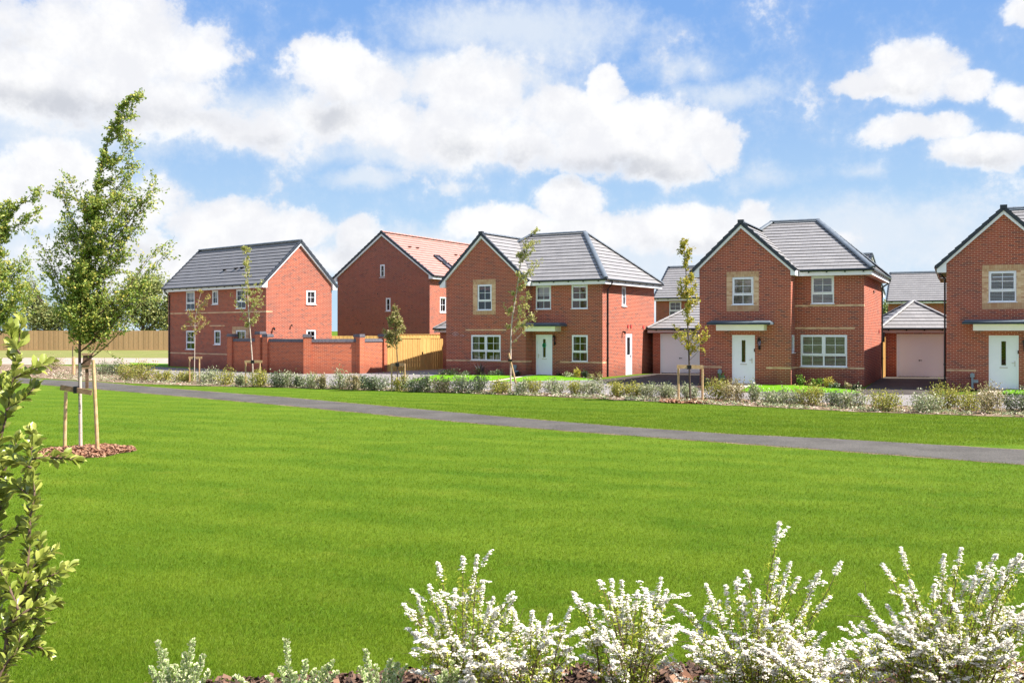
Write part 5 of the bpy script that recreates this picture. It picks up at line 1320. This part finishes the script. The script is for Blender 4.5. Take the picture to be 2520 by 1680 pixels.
tree('broad_tree', 'small far green tree between the blinds house and the distant house', 'tree', 100., [(2178, 860), (2178, 800), (2178, 770)], .3, [(2178, 785, 22, 30, 1), (2185, 760, 14, 16, 1)], 60, 30, .3, 'lf_far', 'dark_bark', spread=.1, twig_r=.05, stem_top=.05)


def shrub(name, label, cat, x0, x1, ytop, ybase, mat='lf_hedge', n=520, leaf=.065, group=None, loose=.3, up=.5, stems=7, Yb=None, z0=0.):
    """rounded or ragged garden shrub filling the pixel box given, standing on the ground"""
    ww_ = .08 * (x1 - x0) if name == 'hedge_shrub' else 0; x0 -= ww_; x1 += ww_
    c = G((x0 + x1) / 2, ybase, z0) if Yb is None else Vector((((x0 + x1) / 2 - 1260) / F * Yb, Yb, z0)); Y = c.y; h = (ybase - ytop) / F * Y; w = (x1 - x0) / F * Y / 2
    T = empty(name, c, 0, label, cat, group); b = MB(); Q = []; D = []
    for k in range(stems):
        a = RNG.uniform(0, 2 * pi); rr = math.sqrt(RNG.uniform(0, 1)); tz = h * (1.08 - .38 * rr) * RNG.uniform(.75, 1.08)
        tip = Vector((cos(a) * rr * w, sin(a) * rr * w * .8, tz)); root = Vector((tip.x * .2, tip.y * .2, -.02)); mid = root.lerp(tip, .5) + Vector((tip.x * .22, tip.y * .22, -.04 * h))
        pts = smooth_path([root, mid, tip], 3); b.tube(pts, tube_path(pts, .010, .004), 'stem', 4, False)
        m_ = n // stems; A = np.array([tuple(p) for p in pts]); t = RNG.uniform(.18, 1.02, m_) ** .75 * (len(pts) - 1); i0 = np.minimum(t.astype(int), len(pts) - 2); fr = (t - i0)[:, None]
        q = A[i0] * (1 - fr) + A[i0 + 1] * fr + RNG.normal(size=(m_, 3)) * np.array([w, w * .8, h * .6]) * loose * .6; q[:, 2] = np.clip(q[:, 2], .02, None); Q.append(q)
        D.append(np.tile(unit(A[-1:] - A[:1]), (m_, 1)))
    b.build('stems', T); Q = np.concatenate(Q); np_mesh('foliage', leaf_quads(Q, leaf, up, .5, np.concatenate(D)), 4, mat, T); return T


HG = 'shrubs of the verge hedge'
HR = random.Random(5)
hedge = [
    (100, 160, 880, 908, 'lf_hedge_red', 'low brownish shrub on the far gravel left of the stakes'), (232, 278, 893, 921, 'lf_hedge', 'dull green hedge shrub just behind the old dark post'),
    (272, 306, 893, 923, 'lf_hedge', 'dull green hedge shrub beside the wide yellow one'), (293, 340, 894, 934, 'lf_hedge_yellow', 'near half of the wide yellow-leaved hedge shrub'), (332, 379, 895, 937, 'lf_hedge_yellow', 'far half of the wide yellow-leaved hedge shrub'),
    (383, 421, 906, 938, 'lf_hedge_yellow', 'small loose yellow shrub between the wide yellow one and the sapling frame'), (428, 474, 910, 940, 'lf_hedge_yellow', 'yellow-green shrub against the first small stake frame'),
    (491, 540, 907, 944, 'lf_hedge', 'dense grey-green shrub just past the sapling frame before the left house'), (534, 576, 909, 947, 'lf_hedge_yellow', 'grey-green shrub with yellow edge in front of the wall end pier'), (583, 606, 916, 950, 'lf_hedge', 'thin see-through shrub beside the first post of the birch frame'),
    (611, 660, 911, 952, 'lf_hedge', 'dense shrub inside the birch stake frame'), (665, 702, 914, 953, 'lf_hedge', 'grey-green shrub before the middle pier of the shaded wall'), (696, 732, 913, 953, 'lf_hedge', 'tall twiggy shrub before the shaded wall end'),
    (724, 752, 924, 953, 'lf_hedge', 'small shrub under the outer wall corner'), (748, 784, 916, 955, 'lf_hedge', 'rounded shrub directly past the outer wall corner'), (776, 798, 925, 957, 'lf_hedge_red', 'thin reddish shrub past the outer wall corner'),
    (812, 856, 918, 957, 'lf_hedge', 'loose shrub with a yellow sprig before the long wall'), (854, 882, 928, 959, 'lf_hedge_red', 'small pinkish shrub before the end of the long wall'), (884, 906, 926, 958, 'lf_hedge', 'narrow shrub before the lit short wall'),
    (900, 962, 918, 960, 'lf_hedge', 'widest dark shrub beside the round-headed tree'), (971, 1001, 924, 962, 'lf_hedge', 'shrub within the frame of the round-headed tree'), (998, 1040, 922, 964, 'lf_hedge', 'shrub at the start of the wreath-door house lawn'),
    (1036, 1068, 926, 964, 'lf_hedge', 'loose shrub in front of the dark corner planting'), (1070, 1105, 926, 966, 'lf_hedge_red', 'brownish shrub on its own before the left edge of the wreath-door house'), (1112, 1160, 927, 966, 'lf_hedge', 'shrub before the first half of the big ground window'),
    (1156, 1207, 930, 967, 'lf_hedge', 'shrub before the purple spiky plant'), (1209, 1257, 934, 969, 'lf_hedge', 'shrub just before the leaning birch stem'), (1266, 1298, 936, 971, 'lf_hedge', 'shrub between leaning birch stake and garden path'),
    (1297, 1336, 930, 970, 'lf_hedge_yellow', 'upright shrub below the wreath front door'), (1343, 1395, 928, 970, 'lf_hedge', 'cone-shaped shrub below the black lantern of the wreath door'), (1398, 1434, 939, 972, 'lf_hedge', 'pale loose shrub below the small ground window'),
    (1430, 1490, 937, 973, 'lf_hedge', 'dense shrub below the corner of the wreath-door house'), (1498, 1545, 940, 976, 'lf_hedge_yellow', 'shrub at the mouth of the dark driveway'), (1538, 1582, 942, 977, 'lf_hedge_yellow', 'second shrub across the dark driveway'),
    (1580, 1624, 942, 978, 'lf_hedge', 'third shrub across the dark driveway'), (1618, 1666, 941, 979, 'lf_hedge', 'shrub against the near post of the squared stake frame'), (1678, 1713, 949, 981, 'lf_hedge', 'small shrub inside the squared stake frame'),
    (1732, 1788, 938, 986, 'lf_hedge_yellow', 'yellowish shrub before the hose reel wall'), (1784, 1832, 940, 989, 'lf_hedge_red', 'pink-tipped shrub below the blinds house front door'), (1838, 1868, 946, 990, 'lf_hedge', 'upright shrub at the start of the blinds house lawn'),
    (1874, 1936, 958, 996, 'lf_hedge', 'low dark shrub before the wing corner of the blinds house'), (1930, 1972, 952, 997, 'lf_hedge', 'shrub before the green garden bush'), (1962, 2022, 947, 998, 'lf_hedge', 'large dark shrub before the big blinds window'),
    (2026, 2070, 953, 1001, 'lf_hedge', 'shrub before the yellow garden bush'), (2074, 2124, 955, 1005, 'lf_hedge', 'dark shrub below the corner of the blinds house'), (2140, 2210, 956, 1012, 'lf_hedge_yellow', 'spreading pale shrub alone before the driveway of the pointed garage'),
    (2240, 2312, 962, 1015, 'lf_hedge', 'dark shrub before the ribbed door of the pointed garage'), (2292, 2352, 950, 1010, 'lf_hedge_yellow', 'tall golden shrub below the corner downpipe'), (2346, 2413, 951, 1011, 'lf_hedge_yellow', 'broad golden shrub before the grey meter post'),
    (2410, 2468, 952, 1018, 'lf_hedge_red', 'pinkish shrub below the last white front door'), (2480, 2540, 956, 1018, 'lf_hedge', 'shrub cut by the frame edge below the last house')]
for x0, x1, yt, yb, mt_, lb in hedge:
    big = (x1 - x0) > 45; yt = yb - (yb - yt) * HR.uniform(.86, 1.16); mt_ = mt_ if mt_ != 'lf_hedge' or HR.random() < .6 else HR.choice(['lf_hedge_dark', 'lf_hedge_yellow'])
    shrub('hedge_shrub', lb, 'shrub', x0, x1, yt, yb, mt_, 1350 if big else 950, .078 if x0 < 1100 else .068, HG, .40, stems=13 if big else 9)
FG = 'plants under the house fronts'
for x0, x1, yt, yb, mt_, lb, n_ in (
        (432, 463, 888, 899, 'lf_green', 'fresh green mound near the left house downpipe', 260), (473, 503, 889, 902, 'lf_green', 'fresh green mound behind the sapling frame', 260), (508, 536, 886, 903, 'lf_green', 'tallest fresh green mound under the left house', 280),
        (534, 554, 890, 904, 'lf_green', 'darker green mound under the left house', 200), (556, 571, 889, 907, 'lf_green', 'dark green plant tucked against the garden wall pier', 200),
        (1072, 1140, 908, 925, 'lf_dark', 'long low dark shrub at the corner of the wreath-door house', 500), (1134, 1156, 912, 925, 'lf_grey', 'small grey-green plant beside the purple spiky one', 200), (1200, 1246, 911, 926, 'lf_grey', 'grey-green low plants under the big window', 360),
        (1268, 1282, 915, 925, 'lf_dark', 'tiny dark plant beside the grey meter post', 120), (1368, 1384, 917, 927, 'lf_dark', 'tiny dark plant beside the wreath door', 120), (1384, 1413, 914, 930, 'lf_hedge', 'pale flowering plant near the wreath door', 260),
        (1411, 1429, 905, 931, 'lf_yellow', 'bright yellow upright plant under the small ground window', 260), (1428, 1452, 908, 932, 'lf_dark', 'dark rounded shrub next to the bright yellow plant', 320), (1450, 1483, 915, 935, 'lf_olive', 'brownish shrub at the sunlit corner of the wreath-door house', 320),
        (1720, 1746, 930, 956, 'lf_dark', 'dark shrub at the corner beside the middle garage', 260), (1960, 1985, 923, 951, 'lf_green', 'green bush under the blinds house next to its wing', 320), (1997, 2024, 930, 954, 'lf_green', 'second green bush under the big blinds window', 320),
        (2028, 2052, 926, 957, 'lf_yellow', 'yellow bush under the big blinds window', 320), (2042, 2064, 940, 958, 'lf_grey', 'pale grassy tuft beside the yellow bush', 200), (2072, 2094, 939, 960, 'lf_hedge_red', 'small twiggy plant under the blinds house corner', 160), (2096, 2120, 944, 962, 'lf_dark', 'low dark plant at the blinds house corner', 240),
        (2380, 2400, 934, 946, 'lf_green', 'green tuft on the meter post of the last house', 120), (1766, 1784, 914, 932, 'lf_green', 'green tuft hanging by the hose reel', 120)):
    yb_ = None
    if n_ == 120 and x0 in (2380, 1766): shrub('trailing_plant', lb, 'plant', x0, x1, yt, yb, mt_, 160, .06, FG, .35, Yb=(42.9 if x0 == 2380 else 43.9), z0=.25)
    else: shrub('garden_plant', lb, 'plant', x0, x1, yt, yb, mt_, n_, .085, FG, .34, up=.7)
# purple spiky plant: strap leaves from one crown
c = G(1182, 925); T = empty('spiky_plant', c, 0, 'dark purple spiky plant under the big ground window', 'plant'); V = []
for k in range(110):
    a = RNG.uniform(0, 2 * pi); el = RNG.uniform(.25, 1.35); L = RNG.uniform(.5, .95); d = Vector((cos(a) * cos(el), sin(a) * cos(el), sin(el))); s = Vector((-sin(a), cos(a), 0)) * .018; p0 = Vector((0, 0, 0)); p1 = d * L * .6; p2 = d * L + Vector((0, 0, -.12 * L))
    V += [p0 - s, p0 + s, p1 + s, p1 - s, p1 - s, p1 + s, p2 + s * .15, p2 - s * .15]
np_mesh('leaves', np.array([tuple(v) for v in V]), 4, 'lf_purple', T)

# low green plants and stones of the verge
n = 9000; u = RNG.uniform(0, 1, n); bf = np.array([[p.x, p.y] for p in rs(bed_front, 200)]); bk = np.array([[p.x, p.y] for p in rs(bed_back, 200)])
i0 = (u * 198).astype(int); v = RNG.uniform(0, 1, n)[:, None]; Q = bf[i0] * (1 - v * .8) + bk[i0] * v * .8 + RNG.normal(size=(n, 2)) * .05
tag(chips('bed_stones', np.column_stack([Q, RNG.uniform(.015, .06, n)]), .085, 'stone_chip'), 'loose stones and chips in the long verge bed', 'stones', kind='stuff')
n = 17000; u = RNG.uniform(.12, 1, n) ** .8; i0 = (u * 198).astype(int); v = np.abs(RNG.normal(size=(n, 1))) * .26; Q = bf[i0] * (1 - v) + bk[i0] * v + RNG.normal(size=(n, 2)) * .06
keep = np.sin(Q[:, 0] * 3.1) + np.sin(Q[:, 0] * 7.7 + 1) + RNG.uniform(-.8, 1.2, n) > 0; Q = Q[keep]
tag(np_mesh('ground_cover', leaf_quads(np.column_stack([Q, RNG.uniform(.02, .11, len(Q))]), .07, .9), 4, 'lf_hedge'), 'low pale ground cover along the verge front', 'ground cover', kind='stuff')

# ------------------------------------------------------------------ near plants
def big_leaves(P, D, size, parent, name, mat, wr=.42, cup=.25, uvs=True):
    """obovate leaves folded along the midrib: eight faces each, sharing points"""
    n = len(P); prof = [(0, 0), (.25, .45), (.55, 1.), (.8, .9), (1, 0)]
    N = rand_dirs(n, .9); A = unit(D); N = unit(N - A * (N * A).sum(1, keepdims=True)); B = np.cross(N, A); s = size[:, None]
    rows = []
    for (t, w) in prof:
        mid = P + A * s * t - N * s * cup * t * t; e = B * s * wr * .5 * w; lift = N * s * .10 * w
        rows.append((mid - e + lift, mid, mid + e + lift))
    verts = np.stack([x for r in rows for x in r], 1)  # n,15,3
    F4 = []
    for r in range(4):
        for c in range(2): F4.append((r * 3 + c, r * 3 + c + 1, (r + 1) * 3 + c + 1, (r + 1) * 3 + c))
    F4 = np.array(F4); off = (np.arange(n) * 15)[:, None, None]; FF = (F4[None] + off).reshape(-1, 4)
    me = bpy.data.meshes.new(name); me.vertices.add(n * 15); me.vertices.foreach_set('co', verts.reshape(-1).astype('f'))
    me.loops.add(len(FF) * 4); me.loops.foreach_set('vertex_index', FF.reshape(-1).astype('i')); me.polygons.add(len(FF))
    me.polygons.foreach_set('loop_start', np.arange(0, len(FF) * 4, 4, dtype='i')); me.polygons.foreach_set('loop_total', np.full(len(FF), 4, 'i')); me.update(calc_edges=True)
    uv = np.array([(.5 - .5 * w * (1 if c == 0 else 0) + .5 * w * (1 if c == 2 else 0), t) for (t, w) in prof for c in range(3)]); U = np.tile(uv, (n, 1))[FF.reshape(-1)]
    ul = me.uv_layers.new(name='UVMap'); ul.data.foreach_set('uv', U.astype('f').ravel()); me.polygons.foreach_set('use_smooth', np.ones(len(FF), bool))
    me.materials.append(MATS[mat]); o = bpy.data.objects.new(name, me); COL.objects.link(o); o.parent = parent; return o


def laurel():
    Y = 3.7; base = Vector((at(20, 900, Y).x, Y, 0)); T = empty('evergreen_shrub', base, 0, 'large evergreen shrub with glossy leaves filling the near edge of the photo', 'shrub')
    J = lambda x, y, dy=0.: at(x, y, Y + dy) - base
    stems = [([(-40, 2600), (10, 1650), (45, 1500), (62, 1440), (70, 1350), (74, 1270), (73, 1200), (76, 1120), (78, 1080)], 0, .011), ([(-60, 1300), (-20, 1150), (5, 1060), (20, 1000), (35, 920), (45, 850), (52, 800)], -.12, .009),
             ([(74, 1270), (85, 1215), (80, 1180)], 0, .005), ([(62, 1440), (100, 1425), (140, 1410), (165, 1400)], .05, .006), ([(30, 1530), (70, 1500), (110, 1490), (130, 1485)], -.05, .006),
             ([(77, 1130), (110, 1125), (150, 1128), (178, 1130)], .05, .005), ([(76, 1150), (50, 1140), (20, 1130), (-10, 1135)], 0, .005), ([(15, 1010), (50, 985), (75, 965), (85, 955)], -.1, .005), ([(35, 930), (70, 915), (100, 900), (112, 893)], -.12, .004),
             ([(-40, 1500), (-20, 1400), (-5, 1300), (5, 1220)], .1, .008), ([(45, 1500), (20, 1440), (0, 1400), (-20, 1360)], -.06, .006), ([(10, 1600), (60, 1590), (90, 1560)], .05, .006), ([(-20, 1700), (10, 1640), (40, 1600), (50, 1560)], -.1, .007), ([(60, 1440), (85, 1390), (110, 1370), (125, 1360)], .1, .005),
             ([(20, 1000), (0, 950), (-15, 900)], 0, .005), ([(73, 1220), (45, 1200), (15, 1190)], .05, .004), ([(50, 870), (30, 840), (28, 810)], -.1, .004), ([(76, 1105), (90, 1085), (82, 1065)], .0, .004), ([(-30, 1600), (-10, 1500), (10, 1460)], .05, .007), ([(-40, 1420), (0, 1400), (50, 1410), (85, 1415)], .12, .005), ([(20, 1560), (60, 1530), (100, 1450), (120, 1440)], .08, .005), ([(-30, 1250), (0, 1180), (30, 1120), (40, 1090)], .1, .006), ([(-20, 1560), (30, 1540), (80, 1520), (105, 1530)], .0, .005), ([(40, 1500), (70, 1470), (95, 1400), (100, 1330)], .12, .005), ([(-40, 1000), (-10, 960), (20, 930)], .1, .006), ([(-40, 1350), (-10, 1330), (30, 1310), (45, 1290)], .05, .005), ([(50, 1600), (90, 1590), (110, 1600)], .1, .004)]
    b = MB(); P = []; D = []
    for pts, dy, r in stems:
        sp = smooth_path([J(x, y, dy + .02 * i) for i, (x, y) in enumerate(pts)], 6)
        if pts[0][1] > 2000: sp[0] = Vector((0, 0, -.05))
        b.tube(sp, tube_path(sp, r, .0025), 'stem', 6); L = 0
        start = .0 if r < .009 else .25
        total = sum((q - p).length for p, q in zip(sp, sp[1:]))
        for p, q in zip(sp, sp[1:]):
            seg = (q - p).length; d = (q - p).normalized()
            if L / total >= start and p.z > .45:
                m_ = max(1, int(seg / .0033))
                for k in range(m_):
                    f = RNG.uniform(0, 1); o = p.lerp(q, f); side = Vector(RNG.normal(size=3)); side -= d * side.dot(d); side.normalize(); P.append(tuple(o)); D.append(tuple((d * RNG.uniform(.5, 1.2) + side * RNG.uniform(.6, 1.1) + Vector((0, 0, .25))).normalized()))
            L += seg
        for k in range(6): P.append(tuple(sp[-1])); dd = (sp[-1] - sp[-2]).normalized() + Vector(RNG.normal(size=3)) * .35; D.append(tuple(dd.normalized()))
    b.build('stems', T, True); P, D = np.array(P), np.array(D); big_leaves(P, D, RNG.uniform(.034, .056, len(P)), T, 'foliage', 'lf_laurel', .44)


laurel()


def white_shrub(label, Y, cx, tips, fill, box, rich=1.):
    """arching stems set with flat white flower heads, narrow fresh leaves below"""
    base = Vector(((cx - 1260) / F * Y, Y, 0)); T = empty('flowering_shrub', base, 0, label, 'shrub', 'white flowering shrubs in the near bed'); b = MB(); FP = []; LP = []; LD = []
    allt = [(x, y, RNG.uniform(-.22, .25), 1) for x, y in tips]
    x0, x1, y0, y1 = box
    for k in range(fill): allt.append((RNG.uniform(x0, x1), RNG.uniform(y0, y1), RNG.uniform(-.45, .30), 0))
    for (x, y, dy, main) in allt:
        tip = at(x, y, Y + dy) - base; tip.z = max(tip.z, .12); root = Vector((tip.x * .30 + RNG.normal() * .05, RNG.normal() * .05 + dy * .3, 0))
        arch = RNG.uniform(.0, .10) if main else RNG.uniform(.05, .25)
        mid = root.lerp(tip, .5) + Vector((-tip.x * .12, 0, arch * tip.z)); m2_ = root.lerp(tip, .8) + Vector((-tip.x * .04, 0, arch * tip.z * .8)); pts = smooth_path([root, mid, m2_, tip], 6); A = np.array([tuple(p) for p in pts]); b.tube(pts, tube_path(pts, .0042, .0014), 'stem', 4, False)
        L = float(np.linalg.norm(np.diff(A, axis=0), axis=1).sum()); fl = RNG.uniform(.18, .45) if main else RNG.uniform(.10, .30) * rich
        m_ = int(min(fl, L * .8) / .0052); t = 1 - RNG.uniform(0, 1, m_) * min(fl / L, .85)
        idx = t * (len(A) - 1); i0 = np.minimum(idx.astype(int), len(A) - 2); q = A[i0] + (A[i0 + 1] - A[i0]) * (idx - i0)[:, None]; thick = .003 + .008 * (1 - t)[:, None] / max(min(fl / L, .85), .05)
        FP.append(q + RNG.normal(size=q.shape) * thick + np.array([0, 0, .008]))
        # side shoots, some with a spray of their own
        for j in range(RNG.integers(1, 4)):
            tt = RNG.uniform(.35, .85); k0 = int(tt * (len(A) - 1)); o = Vector(A[k0]); d = Vector((RNG.normal() * .9 + tip.x * .8, RNG.normal() * .6, RNG.uniform(.25, .9))).normalized(); ln = RNG.uniform(.08, .22); e = o + d * ln + Vector((0, 0, -.01)); mm = o.lerp(e, .5) + Vector((0, 0, .02)); b.tube([o, mm, e], [.002, .0016, .001], 'stem', 3, False)
            if RNG.uniform() < .75:
                m2 = int(ln / .0065); q = np.array(o)[None] + np.array(d)[None] * (RNG.uniform(.35, 1.02, (m2, 1)) * ln); FP.append(q + RNG.normal(size=q.shape) * .006 + np.array([0, 0, .012]))
        m3 = int(L * 105); t = RNG.uniform(.08, .75, m3) * (len(A) - 1); i0 = np.minimum(t.astype(int), len(A) - 2); q = A[i0] + (A[i0 + 1] - A[i0]) * (t - i0)[:, None]
        LP.append(q + RNG.normal(size=q.shape) * .025); LD.append(RNG.normal(size=q.shape) * .7 + np.array([0, 0, .7]))
    b.build('stems', T)
    # each head: nine tiny blossoms on a shallow dome
    C = np.concatenate(FP); n = len(C); K = 12; rad = RNG.uniform(.007, .015, (n, 1, 1)); ang = RNG.uniform(0, 2 * pi, (n, K)); rr = np.sqrt(RNG.uniform(0, 1, (n, K)))
    off = np.stack([rr * np.cos(ang), rr * np.sin(ang), .35 * (1 - rr ** 2)], 2) * rad; Pf = (C[:, None] + off).reshape(-1, 3); N = unit(off.reshape(-1, 3) / .02 + np.array([0, 0, 1.1]) + RNG.normal(size=(n * K, 3)) * .35)
    A = rand_dirs(n * K); A = unit(A - N * (A * N).sum(1, keepdims=True)); B = np.cross(N, A); s = RNG.uniform(.0028, .0050, (n * K, 1))
    np_mesh('flowers', np.stack([Pf - A * s, Pf - B * s, Pf + A * s, Pf + B * s], 1).reshape(-1, 3), 4, 'flower', T)
    q = np.concatenate(LP); np_mesh('foliage', leaf_quads(q, .034, .4, .30, np.concatenate(LD)), 4, 'lf_spirea', T)


white_shrub('white flowering shrub nearest the middle of the bed with three upright plumes', 6.5, 1135, [(1076, 1386), (1139, 1371), (1174, 1368), (1056, 1442), (1028, 1469), (991, 1487), (1000, 1547), (1262, 1459), (1268, 1471), (1189, 1444), (1170, 1400), (1215, 1470), (1090, 1500), (1240, 1490), (1150, 1470), (1120, 1450), (1075, 1460), (1205, 1500), (1060, 1520), (1225, 1530)], 26, (1010, 1290, 1540, 1680), 1.4)
white_shrub('lowest sparse white flowering shrub between two taller ones', 6.35, 1300, [(1268, 1515), (1310, 1505), (1355, 1514), (1404, 1497), (1290, 1560), (1340, 1570), (1380, 1590), (1325, 1540)], 28, (1120, 1420, 1580, 1680), 1.4)
white_shrub('white flowering shrub with a dense fan top, second tall one', 6.5, 1535, [(1409, 1459), (1474, 1429), (1504, 1426), (1529, 1431), (1627, 1423), (1642, 1452), (1635, 1472), (1451, 1486), (1428, 1564), (1623, 1510), (1500, 1460), (1525, 1470), (1545, 1465), (1570, 1455), (1590, 1450), (1605, 1465), (1480, 1490), (1560, 1490), (1585, 1500)], 28, (1400, 1680, 1540, 1680), 1.4)
white_shrub('white flowering shrub with one very long thin shoot above the rest', 6.4, 1850, [(1919, 1286), (1915, 1376), (1945, 1385), (1835, 1404), (1810, 1432), (1967, 1421), (2070, 1383), (2020, 1408), (2044, 1471), (1661, 1488), (1764, 1484), (1737, 1440), (1786, 1443), (2031, 1559), (1864, 1453), (1999, 1455), (1905, 1450), (1930, 1430), (1880, 1480), (1700, 1510), (1830, 1470)], 58, (1660, 2020, 1545, 1690), 1.7)
white_shrub('fullest white flowering shrub at the corner of the bed', 6.3, 2330, [(2216, 1348), (2175, 1397), (2117, 1464), (2323, 1365), (2366, 1350), (2452, 1367), (2512, 1365), (2239, 1428), (2115, 1542), (2182, 1488), (2490, 1380), (2520, 1383), (2351, 1395), (2411, 1387), (2260, 1480), (2074, 1574), (2426, 1447), (2300, 1440), (2340, 1450), (2380, 1430), (2400, 1420), (2470, 1400), (2440, 1410), (2500, 1430), (2280, 1500), (2220, 1470)], 84, (2090, 2560, 1500, 1690), 1.8)
white_shrub('low white flowering growth along the bottom between the two fullest shrubs', 6.1, 2060, [(2074, 1600), (1960, 1610), (2020, 1620)], 34, (1880, 2220, 1600, 1690), 1.8)


def varieg(label, Y, cx, shoots):
    base = Vector(((cx - 1260) / F * Y, Y, 0)); T = empty('variegated_shrub', base, 0, label, 'shrub', 'cream edged shrubs in the near bed'); b = MB(); P = []; D = []; Sz = []
    for (x, y) in shoots:
        dy = RNG.uniform(-.12, .12); tip = at(x, y, Y + dy) - base; root = Vector((tip.x * .35, dy * .5, 0)); pts = smooth_path([root, root.lerp(tip, .55) + Vector((0, 0, .02)), tip], 6); b.tube(pts, tube_path(pts, .005, .0025), 'green_stem', 5)
        L = (tip - root).length; m_ = int(L / .0042)
        for k in range(m_):
            f = k / m_
            if f < .15: continue
            j = min(int(f * (len(pts) - 1)), len(pts) - 2); o = pts[j].lerp(pts[j + 1], f * (len(pts) - 1) - j); a = k * 2.4; d = Vector((cos(a), sin(a), RNG.uniform(.5, 1.3))).normalized(); P.append(tuple(o)); D.append(tuple(d)); Sz.append(RNG.uniform(.030, .052) * (1.1 - .4 * f))
        for k in range(8): P.append(tuple(tip)); D.append(tuple(Vector((RNG.normal() * .5, RNG.normal() * .5, 1)).normalized())); Sz.append(.022)
    b.build('stems', T); big_leaves(np.array(P), np.array(D), np.array(Sz), T, 'foliage', 'lf_varieg', .48, -.25)


varieg('cream edged shrub standing alone at the near end of the bed with two tall shoots', 6.2, 435, [(388, 1581), (474, 1578), (404, 1604), (500, 1615), (455, 1610), (430, 1640), (372, 1645), (515, 1655), (485, 1640), (395, 1660), (445, 1665), (470, 1670), (410, 1640)])
varieg('cream edged shrub with one curled shoot standing tall', 6.3, 730, [(703, 1578), (752, 1628), (820, 1628), (690, 1645), (775, 1650), (800, 1642), (830, 1655), (725, 1660), (660, 1668), (580, 1668)])
varieg('cream edged shrub beside the patch of bare dark mulch', 6.3, 935, [(900, 1603), (962, 1627), (885, 1645), (925, 1640), (980, 1635), (950, 1655), (1000, 1640), (910, 1660), (970, 1665)])
varieg('small cream edged shrub tucked under the flowering shrub', 6.2, 1105, [(1112, 1630), (1125, 1650), (1095, 1655), (1080, 1668), (1140, 1668)])

# mulch of the near bed
n = 9000; X = RNG.uniform(-2.8, 4., n); Yy = bed_edge(X) - np.abs(RNG.normal(size=n)) * .5 + .01; P = np.column_stack([X, Yy, .02 + RNG.uniform(0, .03, n)])
tag(chips('mulch', P, .05, 'dark_chip'), 'dark bark mulch in the near flower bed', 'mulch', kind='stuff')
n = 60; X = RNG.uniform(-1.3, 3.6, n); P = np.column_stack([X, bed_edge(X) - RNG.uniform(.02, .5, n), np.full(n, .07)]); tag(chips('fallen_leaves', P, .10, 'chip'), 'dry fallen leaves on the dark mulch', 'fallen leaves', kind='stuff')


# ------------------------------------------------------------------ grass blades on the near lawn
def blades(name, n, y0, y1, h, w, label, power=1., far=False):
    """triangular blades, denser and finer near the camera"""
    t = RNG.uniform(0, 1, n); Yv = 1 / (1 / y0 + (1 / y1 - 1 / y0) * t ** power); half = Yv * .60 + .3; X = RNG.uniform(-1, 1, n) * half
    keep = Yv > bed_edge(X) + RNG.uniform(-.05, .03, n); d0 = ((X - C0.x) / .95) ** 2 + ((Yv - C0.y) / 1.1) ** 2 > RNG.uniform(.9, 1.1, n)
    px = 1260 + X / Yv * F; py = HZ + CAMZ * F / Yv; lim = np.interp(px, [p[0] for p in path_bot], [p[1] for p in path_bot]); keep &= (d0 & (py > lim - .9)) if not far else ((py < np.interp(px, [p[0] for p in path_top], [p[1] for p in path_top]) + .9) & (py > np.interp(px, [p[0] for p in bed_front], [p[1] for p in bed_front]) + .3))
    X, Yv = X[keep], Yv[keep]; n = len(X); hh = h * RNG.uniform(.45, 1.25, n) * (Yv / y0) ** .1 * np.clip((46 - Yv) / 20, .3, 1); ww = w * (Yv / y0) ** .75 * RNG.uniform(.6, 1.2, n); a = RNG.uniform(0, 2 * pi, n)
    lean = RNG.normal(size=(n, 2)) * .45 + np.array([.15, .05]); P = np.column_stack([X, Yv, np.full(n, -.003)]); s = np.column_stack([np.cos(a) * ww, np.sin(a) * ww, np.zeros(n)]); tip = P + np.column_stack([lean[:, 0] * hh, lean[:, 1] * hh, hh])
    o = np_mesh(name, np.stack([P - s, P + s, tip], 1).reshape(-1, 3), 3, 'blade'); tag(o, label, 'grass', kind='stuff'); return o


blades('grass', 720000, 6.6, 44, .030, .0023, 'short mown bright green grass of the wide near lawn')

blades('grass', 680000, 21, 46, .034, .0058, 'short mown grass between the tarmac path and the hedge', .8, True)
